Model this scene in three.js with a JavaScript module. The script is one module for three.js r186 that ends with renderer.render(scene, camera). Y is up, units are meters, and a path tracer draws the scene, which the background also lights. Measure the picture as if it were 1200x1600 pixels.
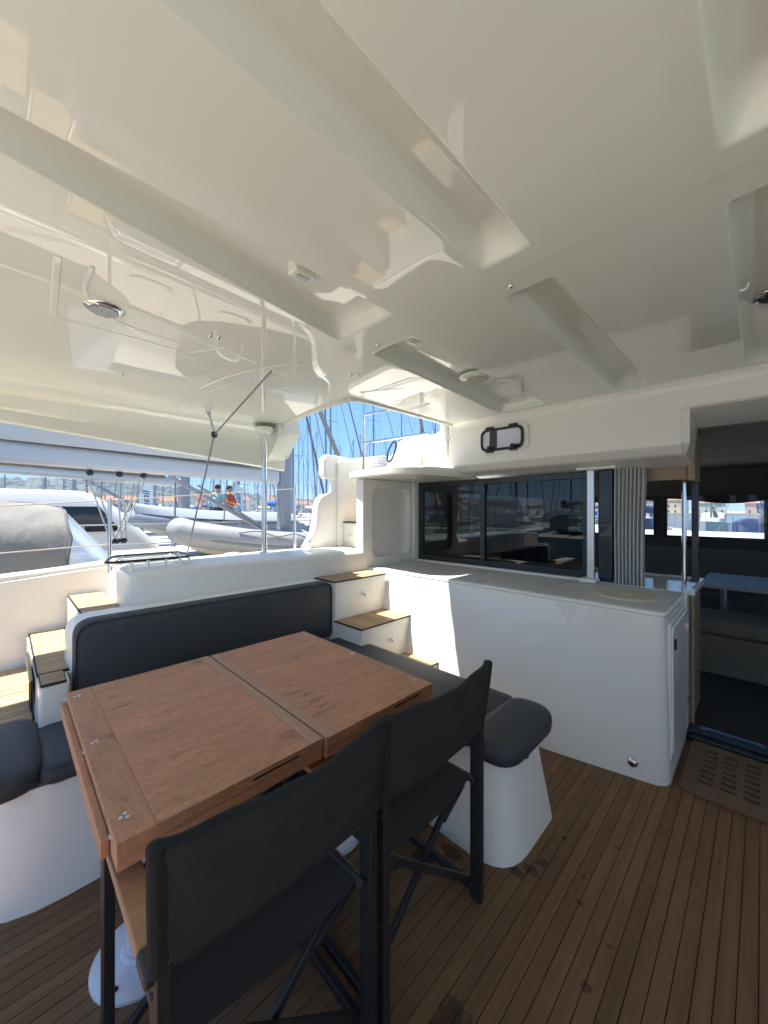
import * as THREE from 'three';
import { RoundedBoxGeometry } from 'three/addons/geometries/RoundedBoxGeometry.js';
import { mergeGeometries, toCreasedNormals, mergeVertices } from 'three/addons/utils/BufferGeometryUtils.js';
import { MarchingCubes } from 'three/addons/objects/MarchingCubes.js';

// ---------------------------------------------------------------- camera, sky, sun, exposure
// Axes: X forward along the boat, Y up, Z starboard. Builders below take (x, y, p) with p = metres to port = -Z.
const V = (x, y, p) => new THREE.Vector3(x, y, -p);
const scene = new THREE.Scene();
const camera = new THREE.PerspectiveCamera(2 * Math.atan(800 / 592) * 180 / Math.PI, 0.75, 0.02, 6000);
camera.position.set(0, 1.45, 0);
camera.lookAt(1, 1.45, -1);
camera.setViewOffset(1200, 1600, 0, 3, 1200, 1600);
camera.updateProjectionMatrix();

function skyTexture() {
  const w = 64, h = 128, d = new Float32Array(w * h * 4);
  for (let j = 0; j < h; j++) {
    const el = ((j + 0.5) / h - 0.5) * Math.PI, s = Math.max(0, Math.sin(el));
    const k = Math.pow(1 - s, 3.2);                       // paler towards the horizon
    const c = [0.062 + 0.090 * k, 0.160 + 0.155 * k, 0.372 + 0.14 * k];
    for (let i = 0; i < w; i++) d.set([c[0], c[1], c[2], 1], (j * w + i) * 4);
  }
  const t = new THREE.DataTexture(d, w, h, THREE.RGBAFormat, THREE.FloatType);
  t.mapping = THREE.EquirectangularReflectionMapping; t.magFilter = THREE.LinearFilter; t.minFilter = THREE.LinearFilter;
  t.needsUpdate = true; return t;
}
const sky = skyTexture();
scene.background = sky; scene.environment = sky;
scene.backgroundIntensity = 1; scene.environmentIntensity = 1;
const sun = new THREE.DirectionalLight(new THREE.Color(1, 0.95, 0.87), 5);
sun.position.copy(V(-0.20, 1, 0.32).multiplyScalar(40)); sun.target.position.set(1, 0, -2);
sun.castShadow = true; sun.shadow.mapSize.set(4096, 4096);
Object.assign(sun.shadow.camera, { left: -25, right: 25, top: 25, bottom: -25, near: 1, far: 120 });
scene.add(sun, sun.target);
const renderer = new THREE.WebGLRenderer({ antialias: true });
renderer.toneMapping = THREE.LinearToneMapping;
renderer.toneMappingExposure = 2.85;
renderer.shadowMap.enabled = true;

// ---------------------------------------------------------------- helpers
let seed = 12345;
const rnd = () => { seed = (seed * 1664525 + 1013904223) >>> 0; return seed / 4294967296; };
const rr = (a, b) => a + (b - a) * rnd();
const clamp = (x, a = 0, b = 1) => Math.min(b, Math.max(a, x));
const sm = (t) => { t = clamp(t); return t * t * (3 - 2 * t); };
const used = new Map();
function numbered(n) { const k = used.get(n) || 0; used.set(n, k + 1); return k ? `${n}_${String(k).padStart(3, '0')}` : n; }
function info(o, label, category, group, kind) {
  o.userData.label = label; if (category) o.userData.category = category;
  if (group) o.userData.group = group; if (kind) o.userData.kind = kind; return o;
}
function thing(name, label, category, group, kind) {
  const g = new THREE.Group(); g.name = numbered(name); scene.add(g); return info(g, label, category, group, kind);
}
const struct = (name, label) => { const g = thing(name, label); g.userData.kind = 'structure'; return g; };
function part(name, geo, mat, parent) {
  const m = new THREE.Mesh(Array.isArray(geo) ? merge(geo) : geo, mat); m.name = name;
  m.castShadow = m.receiveShadow = true; parent.add(m); return m;
}
function single(name, label, category, geo, mat, group) {
  const m = part(numbered(name), geo, mat, scene); return info(m, label, category, group);
}
function merge(list) {
  const gs = list.map((g) => { const n = g.index ? g.toNonIndexed() : g; for (const a of Object.keys(n.attributes)) if (!['position', 'normal', 'uv'].includes(a)) n.deleteAttribute(a); if (!n.attributes.uv) metricUV(n); return n; });
  return gs.length === 1 ? gs[0] : mergeGeometries(gs);
}
function metricUV(g, rot = false, ox = 0, oy = 0) {          // uv in metres, by the dominant axis of the face
  const p = g.attributes.position, n = g.attributes.normal, uv = new Float32Array(p.count * 2);
  for (let i = 0; i < p.count; i++) {
    const x = p.getX(i), y = p.getY(i), z = p.getZ(i), ax = Math.abs(n.getX(i)), ay = Math.abs(n.getY(i)), az = Math.abs(n.getZ(i));
    let a, b; if (ay >= ax && ay >= az) { a = x; b = -z; } else if (ax >= az) { a = -z; b = y; } else { a = x; b = y; }
    if (rot) [a, b] = [b, a];
    uv[2 * i] = a + ox; uv[2 * i + 1] = b + oy;
  }
  g.setAttribute('uv', new THREE.BufferAttribute(uv, 2)); return g;
}
function bx(x0, x1, y0, y1, p0, p1, r = 0, rot = false) {
  const w = Math.abs(x1 - x0), h = Math.abs(y1 - y0), d = Math.abs(p1 - p0);
  let g = r ? new RoundedBoxGeometry(w, h, d, 3, Math.min(r, w / 2.01, h / 2.01, d / 2.01)) : new THREE.BoxGeometry(w, h, d);
  g.translate((x0 + x1) / 2, (y0 + y1) / 2, -(p0 + p1) / 2);
  if (g.index) g = g.toNonIndexed();
  return metricUV(g, rot);
}
const UPV = new THREE.Vector3(0, 1, 0);
function cyl(a, b, r, r2 = r, n = 12) {
  const d = b.clone().sub(a), g = new THREE.CylinderGeometry(r2, r, d.length(), n);
  g.applyQuaternion(new THREE.Quaternion().setFromUnitVectors(UPV, d.clone().normalize()));
  g.translate((a.x + b.x) / 2, (a.y + b.y) / 2, (a.z + b.z) / 2); return g;
}
function bar(a, b, w, h, side, r = 0.004) {                // rectangular bar between two points; side = direction of w
  const d = b.clone().sub(a), L = d.length(); d.normalize();
  const s = side.clone().addScaledVector(d, -side.dot(d)).normalize(), t = new THREE.Vector3().crossVectors(s, d);
  const g = new RoundedBoxGeometry(w, L, h, 2, r);
  g.applyMatrix4(new THREE.Matrix4().makeBasis(s, d, t)); g.translate((a.x + b.x) / 2, (a.y + b.y) / 2, (a.z + b.z) / 2);
  return metricUV(g.index ? g.toNonIndexed() : g);
}
function tube(pts, r, seg = 40, closed = false, n = 10, tension = 0.5) {
  return new THREE.TubeGeometry(new THREE.CatmullRomCurve3(pts, closed, 'catmullrom', tension), seg, r, n, closed);
}
function surf(nu, nv, f, crease = 0, flip = false) {       // f(u, v) -> [x, y, p]
  const pos = [], idx = [], uv = [];
  for (let j = 0; j <= nv; j++) for (let i = 0; i <= nu; i++) { const q = f(i / nu, j / nv); pos.push(q[0], q[1], -q[2]); uv.push(q[3] ?? q[0], q[4] ?? q[2]); }
  for (let j = 0; j < nv; j++) for (let i = 0; i < nu; i++) { const a = j * (nu + 1) + i, b = a + 1, c = a + nu + 1, d = c + 1; flip ? idx.push(a, c, b, b, c, d) : idx.push(a, b, c, b, d, c); }
  let g = new THREE.BufferGeometry(); g.setAttribute('position', new THREE.Float32BufferAttribute(pos, 3)); g.setAttribute('uv', new THREE.Float32BufferAttribute(uv, 2)); g.setIndex(idx);
  if (crease) g = toCreasedNormals(g, crease); else g.computeVertexNormals();
  return g;
}
function roundPoly(pts, radii, n = 6) {                    // polygon in plan with rounded corners
  const out = [], N = pts.length;
  pts.forEach((c, i) => {
    const r = Array.isArray(radii) ? radii[i] : radii, a = pts[(i + N - 1) % N], b = pts[(i + 1) % N];
    if (!r) { for (let k = 0; k <= n; k++) out.push(c.slice()); return; }
    const da = Math.hypot(a[0] - c[0], a[1] - c[1]), db = Math.hypot(b[0] - c[0], b[1] - c[1]), q = Math.min(r, da * 0.49, db * 0.49);
    const A = [c[0] + (a[0] - c[0]) / da * q, c[1] + (a[1] - c[1]) / da * q], B = [c[0] + (b[0] - c[0]) / db * q, c[1] + (b[1] - c[1]) / db * q];
    for (let k = 0; k <= n; k++) { const t = k / n, u = 1 - t; out.push([u * u * A[0] + 2 * u * t * c[0] + t * t * B[0], u * u * A[1] + 2 * u * t * c[1] + t * t * B[1]]); }
  });
  return out;
}
function loft(rings, crease = 0.6, cap = [true, true]) {   // rings: arrays of [x, y, p]
  const n = rings[0].length, pos = [], idx = [];
  for (const r of rings) for (const q of r) pos.push(q[0], q[1], -q[2]);
  for (let k = 0; k < rings.length - 1; k++) for (let i = 0; i < n; i++) { const a = k * n + i, b = k * n + (i + 1) % n; idx.push(a, b, a + n, b, b + n, a + n); }
  [0, rings.length - 1].forEach((k, e) => {
    if (!cap[e]) return; const c = [0, 0, 0]; for (const q of rings[k]) for (let m = 0; m < 3; m++) c[m] += q[m] / n;
    const ci = pos.length / 3; pos.push(c[0], c[1], -c[2]);
    for (let i = 0; i < n; i++) { const a = k * n + i, b = k * n + (i + 1) % n; e ? idx.push(a, b, ci) : idx.push(b, a, ci); }
  });
  let g = new THREE.BufferGeometry(); g.setAttribute('position', new THREE.Float32BufferAttribute(pos, 3)); g.setIndex(idx);
  g = toCreasedNormals(g, crease); return metricUV(g);
}
const lift = (poly, y) => poly.map((q) => [q[0], y, q[1]]);
function shapeXY(pts, p0, p1, bevel = 0, holes = []) {     // outline in (x, y), thickness along p
  const s = new THREE.Shape(pts.map((q) => new THREE.Vector2(q[0], q[1])));
  for (const h of holes) s.holes.push(new THREE.Path(h.map((q) => new THREE.Vector2(q[0], q[1]))));
  const t = Math.abs(p1 - p0), g = new THREE.ExtrudeGeometry(s, { depth: t - 2 * bevel, bevelEnabled: bevel > 0, bevelThickness: bevel, bevelSize: bevel, bevelOffset: -bevel, bevelSegments: 3, curveSegments: 8 });
  g.translate(0, 0, -Math.max(p0, p1) + bevel); return metricUV(g);
}
function shapePY(pts, x0, x1, bevel = 0, holes = []) {     // outline in (p, y), thickness along x
  const g = shapeXY(pts, 0, x1 - x0, bevel, holes); g.applyMatrix4(new THREE.Matrix4().makeRotationY(Math.PI / 2));
  // shapeXY put u on +x and thickness on -z..0; the turn sends u to -z (= port) and thickness to -x..0
  g.translate(x1, 0, 0); return metricUV(g);
}
function shapeXP(pts, y0, y1, bevel = 0, holes = []) {     // outline in (x, p), thickness along y
  const g = shapeXY(pts, 0, y1 - y0, bevel, holes); g.applyMatrix4(new THREE.Matrix4().makeRotationX(-Math.PI / 2));
  g.translate(0, y1, 0); return metricUV(g);               // u -> x, v -> -z, thickness below y1
}
function latheAt(prof, x, y, p, n = 32) { const g = new THREE.LatheGeometry(prof.map((q) => new THREE.Vector2(q[0], q[1])), n); g.translate(x, y, -p); return g; }

// ---------------------------------------------------------------- textures
function hash(i, j, s) { let h = (i * 374761393 + j * 668265263 + s * 2147483647) | 0; h = Math.imul(h ^ (h >>> 13), 1274126177); h ^= h >>> 16; return (h >>> 0) / 4294967296; }
function vn(x, y, s, px, py) {
  const i = Math.floor(x), j = Math.floor(y), f = sm(x - i), g = sm(y - j), w = (a, m) => ((a % m) + m) % m;
  const a = hash(w(i, px), w(j, py), s), b = hash(w(i + 1, px), w(j, py), s), c = hash(w(i, px), w(j + 1, py), s), d = hash(w(i + 1, px), w(j + 1, py), s);
  return a + (b - a) * f + (c - a) * g + (a - b - c + d) * f * g;
}
function fbm(u, v, fx, fy, s, oct = 4) { let r = 0, a = 0.5, t = 0; for (let k = 0; k < oct; k++) { r += a * vn(u * fx, v * fy, s + k, fx, fy); t += a; a *= 0.5; fx *= 2; fy *= 2; } return r / t; }
function tex(w, h, f, srgb = true, rx = 1, ry = 1) {
  const d = new Uint8Array(w * h * 4);
  for (let j = 0; j < h; j++) for (let i = 0; i < w; i++) {
    const c = f((i + 0.5) / w, (j + 0.5) / h), o = (j * w + i) * 4;
    const q = Array.isArray(c) ? c : [c, c, c];
    for (let k = 0; k < 3; k++) { let x = clamp(q[k]); if (srgb) x = x <= 0.0031308 ? 12.92 * x : 1.055 * Math.pow(x, 1 / 2.4) - 0.055; d[o + k] = Math.round(x * 255); }
    d[o + 3] = 255;
  }
  const t = new THREE.DataTexture(d, w, h); t.wrapS = t.wrapT = THREE.RepeatWrapping; t.magFilter = THREE.LinearFilter; t.minFilter = THREE.LinearMipmapLinearFilter; t.generateMipmaps = true;
  if (srgb) t.colorSpace = THREE.SRGBColorSpace; t.repeat.set(rx, ry); t.needsUpdate = true; return t;
}
const lin = (r, g, b) => new THREE.Color().setRGB(r, g, b);
const std = (c, o = {}) => new THREE.MeshStandardMaterial({ color: c, ...o });
const phy = (c, o = {}) => new THREE.MeshPhysicalMaterial({ color: c, ...o });

const smudge = tex(512, 512, (u, v) => 0.25 + 0.75 * fbm(u, v, 5, 5, 7, 5), false, 0.6, 0.6);
const M = {
  ceiling: phy(lin(0.715, 0.745, 0.675), { roughness: 0.5, clearcoat: 1, clearcoatRoughness: 0.0 }),
  gel: phy(lin(0.87, 0.84, 0.76), { roughness: 0.8, roughnessMap: smudge, clearcoat: 0.6, clearcoatRoughness: 0.1 }),
  gelCool: phy(lin(0.90, 0.865, 0.785), { roughness: 0.75, roughnessMap: smudge, clearcoat: 0.7, clearcoatRoughness: 0.06 }),
  trim: std(lin(0.012, 0.012, 0.012), { roughness: 0.7 }),
  steel: std(lin(0.74, 0.74, 0.75), { metalness: 1, roughness: 0.14 }),
  alu: std(lin(0.55, 0.56, 0.58), { metalness: 0.8, roughness: 0.38 }),
  blackMetal: std(lin(0.022, 0.022, 0.023), { roughness: 0.42 }),
  plastic: std(lin(0.012, 0.012, 0.013), { roughness: 0.35 }),
  frame: phy(lin(0.014, 0.017, 0.019), { roughness: 0.3, clearcoat: 0.4 }),
  glass: phy(lin(0.17, 0.19, 0.19), { transmission: 1, roughness: 0.0, thickness: 0, ior: 1.52 }),
  clear: phy(lin(0.92, 0.95, 0.96), { transmission: 1, roughness: 0.0, thickness: 0, ior: 1.5 }),
  acrylic: phy(lin(0.7, 0.72, 0.8), { transmission: 0.6, roughness: 0.25, thickness: 0 }),
  canvas: std(lin(0.78, 0.76, 0.70), { roughness: 0.95 }),
  rope: std(lin(0.55, 0.52, 0.45), { roughness: 0.9 }), darkRope: std(lin(0.03, 0.03, 0.03), { roughness: 0.9 }),
  oak: null, teak: null, floor: null,
};
// teak: fine long grain along u (metres)
const grain = (u, v, s) => 0.5 * fbm(u, v, 3, 90, s, 4) + 0.3 * fbm(u, v, 9, 240, s + 9, 2) + 0.2 * fbm(u, v, 6, 12, s + 20, 3);
const treadTex = tex(512, 512, (u, v) => { const g = grain(u, v, 3); const t = 0.72 + 0.62 * g - 0.1; return [0.47 * t, 0.33 * t, 0.185 * t]; }, true, 1.3, 1.3);
M.tread = [0.92, 1.0, 1.1].map((k) => std(lin(k, k * 0.985, k * 0.96), { map: treadTex, roughness: 0.75 }));
// cockpit sole: one picture of the whole floor (x -1.6..3.1, p -2.2..2.1) with grain, dirt and the wet spots seen on it
const FX0 = -1.6, FX1 = 3.1, FP0 = -2.2, FP1 = 2.1;
const spots = [[0.86, 0.612, 0.075, 0.05], [0.80, 0.60, 0.05, 0.05], [0.91, 0.635, 0.04, 0.035], [1.13, 0.33, 0.022, 0.026], [1.165, 0.315, 0.026, 0.02], [1.215, 0.275, 0.02, 0.014], [1.25, 0.38, 0.015, 0.014], [1.50, 0.66, 0.022, 0.03], [1.56, 0.64, 0.02, 0.02], [1.45, 0.70, 0.02, 0.03], [1.21, 0.19, 0.012, 0.012], [1.13, 0.205, 0.04, 0.018], [1.22, 1.0, 0.05, 0.05], [1.34, 0.93, 0.03, 0.05], [1.62, 0.5, 0.01, 0.01], [1.50, 0.48, 0.008, 0.012], [1.42, 0.36, 0.006, 0.01], [1.75, 0.62, 0.012, 0.01], [1.86, 0.44, 0.008, 0.012], [0.6, 0.2, 0.02, 0.03], [1.0, 0.13, 0.05, 0.03]];
const floorTex = tex(2048, 1024, (u, v) => {
  const x = FX0 + u * (FX1 - FX0), p = FP0 + v * (FP1 - FP0);
  const g = 0.55 * fbm(u, v, 10, 420, 31, 3) + 0.25 * fbm(u, v, 60, 500, 55, 2) + 0.2 * fbm(u, v, 22, 20, 77, 4);
  let t = 0.62 + 0.76 * g; const row = hash(Math.floor((p + 3) / 0.047), 5, 11); t *= 0.88 + 0.24 * row;
  t *= 0.9 + 0.2 * fbm(u, v, 7, 6, 91, 4);
  let r = 0.19 * t, gg = 0.101 * t, b = 0.044 * t; const rd = 0.5 + hash(Math.floor((p + 3) / 0.047), 8, 12); r *= 0.96 + 0.05 * rd; b *= 1.05 - 0.06 * rd;
  let wet = 0;
  for (const [sx, sp, a, c] of spots) { const e = 0.55 * (vn(x * 55, p * 55, 5, 4096, 4096) - 0.5) + 0.35 * (vn(x * 160, p * 160, 6, 4096, 4096) - 0.5); const q = Math.hypot((x - sx) / a, (p - sp) / c) + e; wet = Math.max(wet, sm((1.12 - q) / 0.25)); }
  const k = 1 - 0.62 * wet; return [r * k * (1 + 0.1 * wet), gg * k, b * k];
}, true);
const floorRough = tex(512, 256, (u, v) => 0.55 + 0.4 * fbm(u, v, 12, 80, 41, 3), false);
M.floor = std(0xffffff, { map: floorTex, roughnessMap: floorRough, roughness: 1 });
const tableTex = tex(1024, 1024, (u, v) => {              // u along the boat
  const g = 0.42 * fbm(u, v, 8, 60, 61, 4) + 0.33 * fbm(u, v, 40, 200, 65, 3) + 0.25 * fbm(u, v, 5, 7, 69, 4);
  let t = 0.60 + 0.78 * g; const f = vn(u * 14, v * 46, 81, 14, 46) * vn(u * 5, v * 9, 82, 5, 9); if (f > 0.5) t *= 1 - 1.6 * Math.min(0.2, f - 0.5); const kn = vn(u * 60, v * 90, 83, 60, 90); t *= 0.9 + 0.2 * kn;
  const red = fbm(u, v, 4, 5, 87, 3); return [0.52 * t * (0.96 + 0.08 * red), 0.25 * t, 0.13 * t * (0.92 + 0.16 * red)];
}, true, 1.25, 1.25);
const tableBump = tex(512, 512, (u, v) => fbm(u, v, 30, 220, 65, 3), false, 1.25, 1.25);
M.table = [1, 0.96, 0.98].map((k) => std(lin(k, k, k), { map: tableTex, roughness: 0.62, bumpMap: tableBump, bumpScale: 0.0006 }));
const lightWood = tex(512, 512, (u, v) => { const t = 0.72 + 0.56 * grain(u, v, 53); return [0.46 * t, 0.265 * t, 0.16 * t]; }, true, 1.2, 1.2), armWood = tex(512, 512, (u, v) => { const t = 0.7 + 0.6 * grain(u, v, 57); return [0.47 * t, 0.235 * t, 0.11 * t]; }, true, 1.2, 1.2);
M.tableLight = std(0xffffff, { map: lightWood, roughness: 0.6, bumpMap: tableBump, bumpScale: 0.0005 });
const oakTex = tex(512, 512, (u, v) => { const t = 0.75 + 0.5 * grain(u, v, 44); return [0.33 * t, 0.235 * t, 0.14 * t]; });
M.oak = std(0xffffff, { map: oakTex, roughness: 0.5 });
const weave = tex(128, 128, (u, v) => { const a = Math.abs(Math.sin(u * Math.PI * 16)), b = Math.abs(Math.sin(v * Math.PI * 16)); return (Math.floor(u * 16) + Math.floor(v * 16)) % 2 ? a : b; }, false, 18, 18);
const weaveCol = tex(128, 128, (u, v) => (Math.floor(u * 16) + Math.floor(v * 16)) % 2 ? 1 : 0.45, true, 18, 18);
M.textile = std(lin(0.033, 0.032, 0.030), { map: weaveCol, roughness: 0.85, bumpMap: weave, bumpScale: 0.0012 });
const vinylBump = tex(256, 256, (u, v) => fbm(u, v, 40, 40, 15, 3), false, 4, 4);
M.vinyl = phy(lin(0.048, 0.051, 0.057), { roughness: 0.6, bumpMap: vinylBump, bumpScale: 0.0008, sheen: 0.25, sheenRoughness: 0.5, sheenColor: lin(0.4, 0.45, 0.5) });
const foldBump = tex(512, 512, (u, v) => fbm(u, v, 4, 4, 19, 5), false, 1.2, 1.2);
M.hood = std(lin(0.20, 0.19, 0.17), { roughness: 0.9, bumpMap: foldBump, bumpScale: 0.03 });
M.hoodWindow = phy(lin(0.75, 0.82, 0.88), { roughness: 0.18, transmission: 0.35, thickness: 0, bumpMap: foldBump, bumpScale: 0.03, clearcoat: 1 });
M.cover = std(lin(0.52, 0.52, 0.51), { roughness: 0.85, bumpMap: foldBump, bumpScale: 0.02 });
M.tan = std(lin(0.22, 0.18, 0.125), { roughness: 0.9, bumpMap: foldBump, bumpScale: 0.02 });
M.curtain = std(lin(0.72, 0.72, 0.70), { roughness: 0.9 });
M.sheer = phy(lin(0.72, 0.74, 0.74), { roughness: 1, transmission: 0.3, thickness: 0 });
M.cabinetTop = std(lin(0.62, 0.62, 0.59), { roughness: 0.5, bumpMap: tex(256, 256, (u, v) => vn(u * 90, v * 90, 4, 90, 90), false, 2, 2), bumpScale: 0.0012 });
M.cream = std(lin(0.60, 0.56, 0.42), { roughness: 0.5 });
M.linen = std(lin(0.20, 0.18, 0.15), { roughness: 0.9 });
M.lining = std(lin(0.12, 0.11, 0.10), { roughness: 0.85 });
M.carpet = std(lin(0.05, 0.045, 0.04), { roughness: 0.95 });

// ================================================================ THE PLACE
// ---------------------------------------------------------------- water, hill
{
  const wb = tex(512, 512, (u, v) => fbm(u, v, 8, 8, 101, 5), false, 0.16, 0.16);
  const g = new THREE.PlaneGeometry(4000, 4000, 1, 1); g.rotateX(-Math.PI / 2); g.translate(0, -1.0, 0);
  const water = part('water', metricUV(g.toNonIndexed()), phy(lin(0.025, 0.07, 0.075), { roughness: 0.12, bumpMap: wb, bumpScale: 0.16 }), scene);
  info(water, 'calm dark green harbour water between the moored boats', null, null, 'structure');
  const hillG = surf(120, 14, (a, b) => {
    const x = -700 + a * 1700, base = 30 * Math.exp(-Math.pow((x - 60) / 190, 2)) + 13 * Math.exp(-Math.pow((x - 330) / 160, 2)) + 26 * Math.exp(-Math.pow((x + 380) / 200, 2)) + 9;
    const n = fbm(a, b, 30, 3, 140, 4) - 0.5;
    return [x, -2 + (base + 12 * n) * Math.sin(Math.min(1, b * 1.25) * Math.PI / 2), 500 + b * 160];
  }, 0, true);
  const hill = part('hill', hillG, std(0xffffff, { map: tex(256, 256, (u, v) => { const t = 0.55 + 0.9 * fbm(u, v, 24, 24, 150, 4); return [0.06 * t, 0.075 * t, 0.045 * t]; }, true, 0.01, 0.01), roughness: 1 }), scene);
  info(hill, 'low wooded green hill behind the town', null, null, 'structure');
  const leaf = new THREE.IcosahedronGeometry(1, 1); const n = 2600, im = new THREE.InstancedMesh(leaf, std(lin(0.045, 0.058, 0.036), { roughness: 1 }), n), m4 = new THREE.Matrix4();
  for (let i = 0; i < n; i++) {
    const a = rnd(), b = Math.pow(rnd(), 0.7) * 0.85, x = -700 + a * 1700, base = 30 * Math.exp(-Math.pow((x - 60) / 190, 2)) + 13 * Math.exp(-Math.pow((x - 330) / 160, 2)) + 26 * Math.exp(-Math.pow((x + 380) / 200, 2)) + 9;
    const y = -2 + base * Math.sin(Math.min(1, b * 1.25) * Math.PI / 2), s = rr(2, 5);
    m4.makeScale(s, s * rr(0.7, 1.2), s).setPosition(x, y, -(500 + b * 160)); im.setMatrixAt(i, m4);
    im.setColorAt(i, lin(1, 1, 1).multiplyScalar(rr(0.6, 1.5)));
  }
  im.name = 'hill_wood'; scene.add(info(im, 'dense dark green wood covering the hill behind the town', 'wood', null, 'stuff'));
}
scene.fog = new THREE.FogExp2(new THREE.Color(0.62, 0.74, 0.88), 0.0007);
// town houses with orange tiled roofs along the shore
{
  const walls = [lin(0.55, 0.42, 0.28), lin(0.62, 0.55, 0.44), lin(0.5, 0.3, 0.2), lin(0.66, 0.6, 0.5)].map((c) => std(c, { roughness: 0.9 }));
  const roof = std(lin(0.42, 0.15, 0.07), { roughness: 0.9 }), win = std(lin(0.03, 0.035, 0.04), { roughness: 0.4 });
  const row = (place) => { for (let i = 0; i < 26; i++) {
    const w = rr(9, 20), h = rr(5, 10), d = 9, g = thing('town_house', 'far town house with pale walls and orange tiled roof on the waterfront', 'house', 'houses along the far waterfront');
    const [x, p, turn] = place(i); g.position.copy(V(x, -1, p)); g.rotation.y = turn;
    part('wall', bx(-w / 2, w / 2, 0, h, -d / 2, d / 2), walls[i % 4], g);
    part('roof', loft([[[-w / 2 - .4, h, -d / 2 - .4], [w / 2 + .4, h, -d / 2 - .4], [w / 2 + .4, h, d / 2 + .4], [-w / 2 - .4, h, d / 2 + .4]], [[-w / 2 - .4, h + 2.4, -.05], [w / 2 + .4, h + 2.4, -.05], [w / 2 + .4, h + 2.4, .05], [-w / 2 - .4, h + 2.4, .05]]], 0.3), roof, g);
    for (let k = 0; k < Math.floor(w / 3); k++) for (let l = 0; l < Math.floor(h / 3); l++) { const cx = -w / 2 + 1.6 + k * 3; part('window', bx(cx - .45, cx + .45, 1 + l * 3, 2.4 + l * 3, -d / 2 - .06, -d / 2 + .05), win, g); }
  } };
  row((i) => [-40 + i * 21 + rr(-4, 4), 225 + i * 2 + rr(-8, 8), rr(-.1, .1)]);
  row((i) => [260 + rr(-8, 8), 190 - i * 19, -Math.PI / 2 + rr(-.1, .1)]);
  for (const [nm, x0, x1, p0, p1] of [['quay', -700, 900, 216, 520], ['quay', 250, 900, -600, 215.9]]) { const q = part(numbered(nm), bx(x0, x1, -3, -0.1, p0, p1), std(lin(0.36, 0.33, 0.28), { roughness: 0.95 }), scene); info(q, nm + ' of pale stone along the town waterfront', null, null, 'structure'); }
}
// ---------------------------------------------------------------- boats
const W = {
  hull: phy(lin(0.52, 0.52, 0.50), { roughness: 0.3, clearcoat: 0.6 }), deck: std(lin(0.40, 0.39, 0.36), { roughness: 0.7 }), navy: std(lin(0.03, 0.05, 0.14), { roughness: 0.8 }), blue: std(lin(0.05, 0.14, 0.4), { roughness: 0.85 }),
  dark: phy(lin(0.01, 0.012, 0.014), { roughness: 0.08 }), mast: std(lin(0.30, 0.31, 0.33), { metalness: 0.5, roughness: 0.4 }), wire: std(lin(0.2, 0.2, 0.21), { metalness: 0.5, roughness: 0.4 }), grey: std(lin(0.2, 0.21, 0.22), { roughness: 0.8 }),
};
function hullGeo(L, B, F, n = 26, tumble = 0) {           // local: x forward from the stern, y from the waterline, both sides
  const half = (t) => B / 2 * (t < 0.55 ? 0.78 + 0.22 * Math.sin(t / 0.55 * Math.PI / 2) : Math.pow(Math.max(0, 1 - Math.pow((t - 0.55) / 0.45, 2.3)), 0.75));
  const sheer = (t) => F * (0.88 + 0.26 * t * t);
  const side = (s) => surf(n, 6, (t, v) => { const h = half(t), y = -0.4 + v * (sheer(t) + 0.4), k = 0.72 + 0.28 * Math.pow(v, 0.6); return [t * L - (1 - v) * (t > .9 ? (t - .9) * 4 : 0), y, s * h * k]; }, 0, s < 0);
  const tr = surf(1, 6, (a, v) => { const k = 0.72 + 0.28 * Math.pow(v, 0.6); return [0, -0.4 + v * (sheer(0) + 0.4), (a * 2 - 1) * half(0) * k]; });
  const dk = surf(n, 4, (t, v) => [t * L, sheer(t) - 0.02 + 0.05 * (1 - Math.pow(v * 2 - 1, 2)), (v * 2 - 1) * half(t)]);
  return { hull: [side(1), side(-1), tr], deck: [dk], half, sheer };
}
function cabinGeo(x0, x1, w0, w1, y0, h, rake = 1.2) {
  const ring = (y, k, a) => lift(roundPoly([[x0, -w0 * k], [x1 - a, -w1 * k], [x1 - a, w1 * k], [x0, w0 * k]], 0.3), y);
  return loft([ring(y0, 1, 0), ring(y0 + h * .75, .9, rake * .7), ring(y0 + h * .95, .82, rake), ring(y0 + h, .7, rake * 1.15)], 0.7);
}
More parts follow.
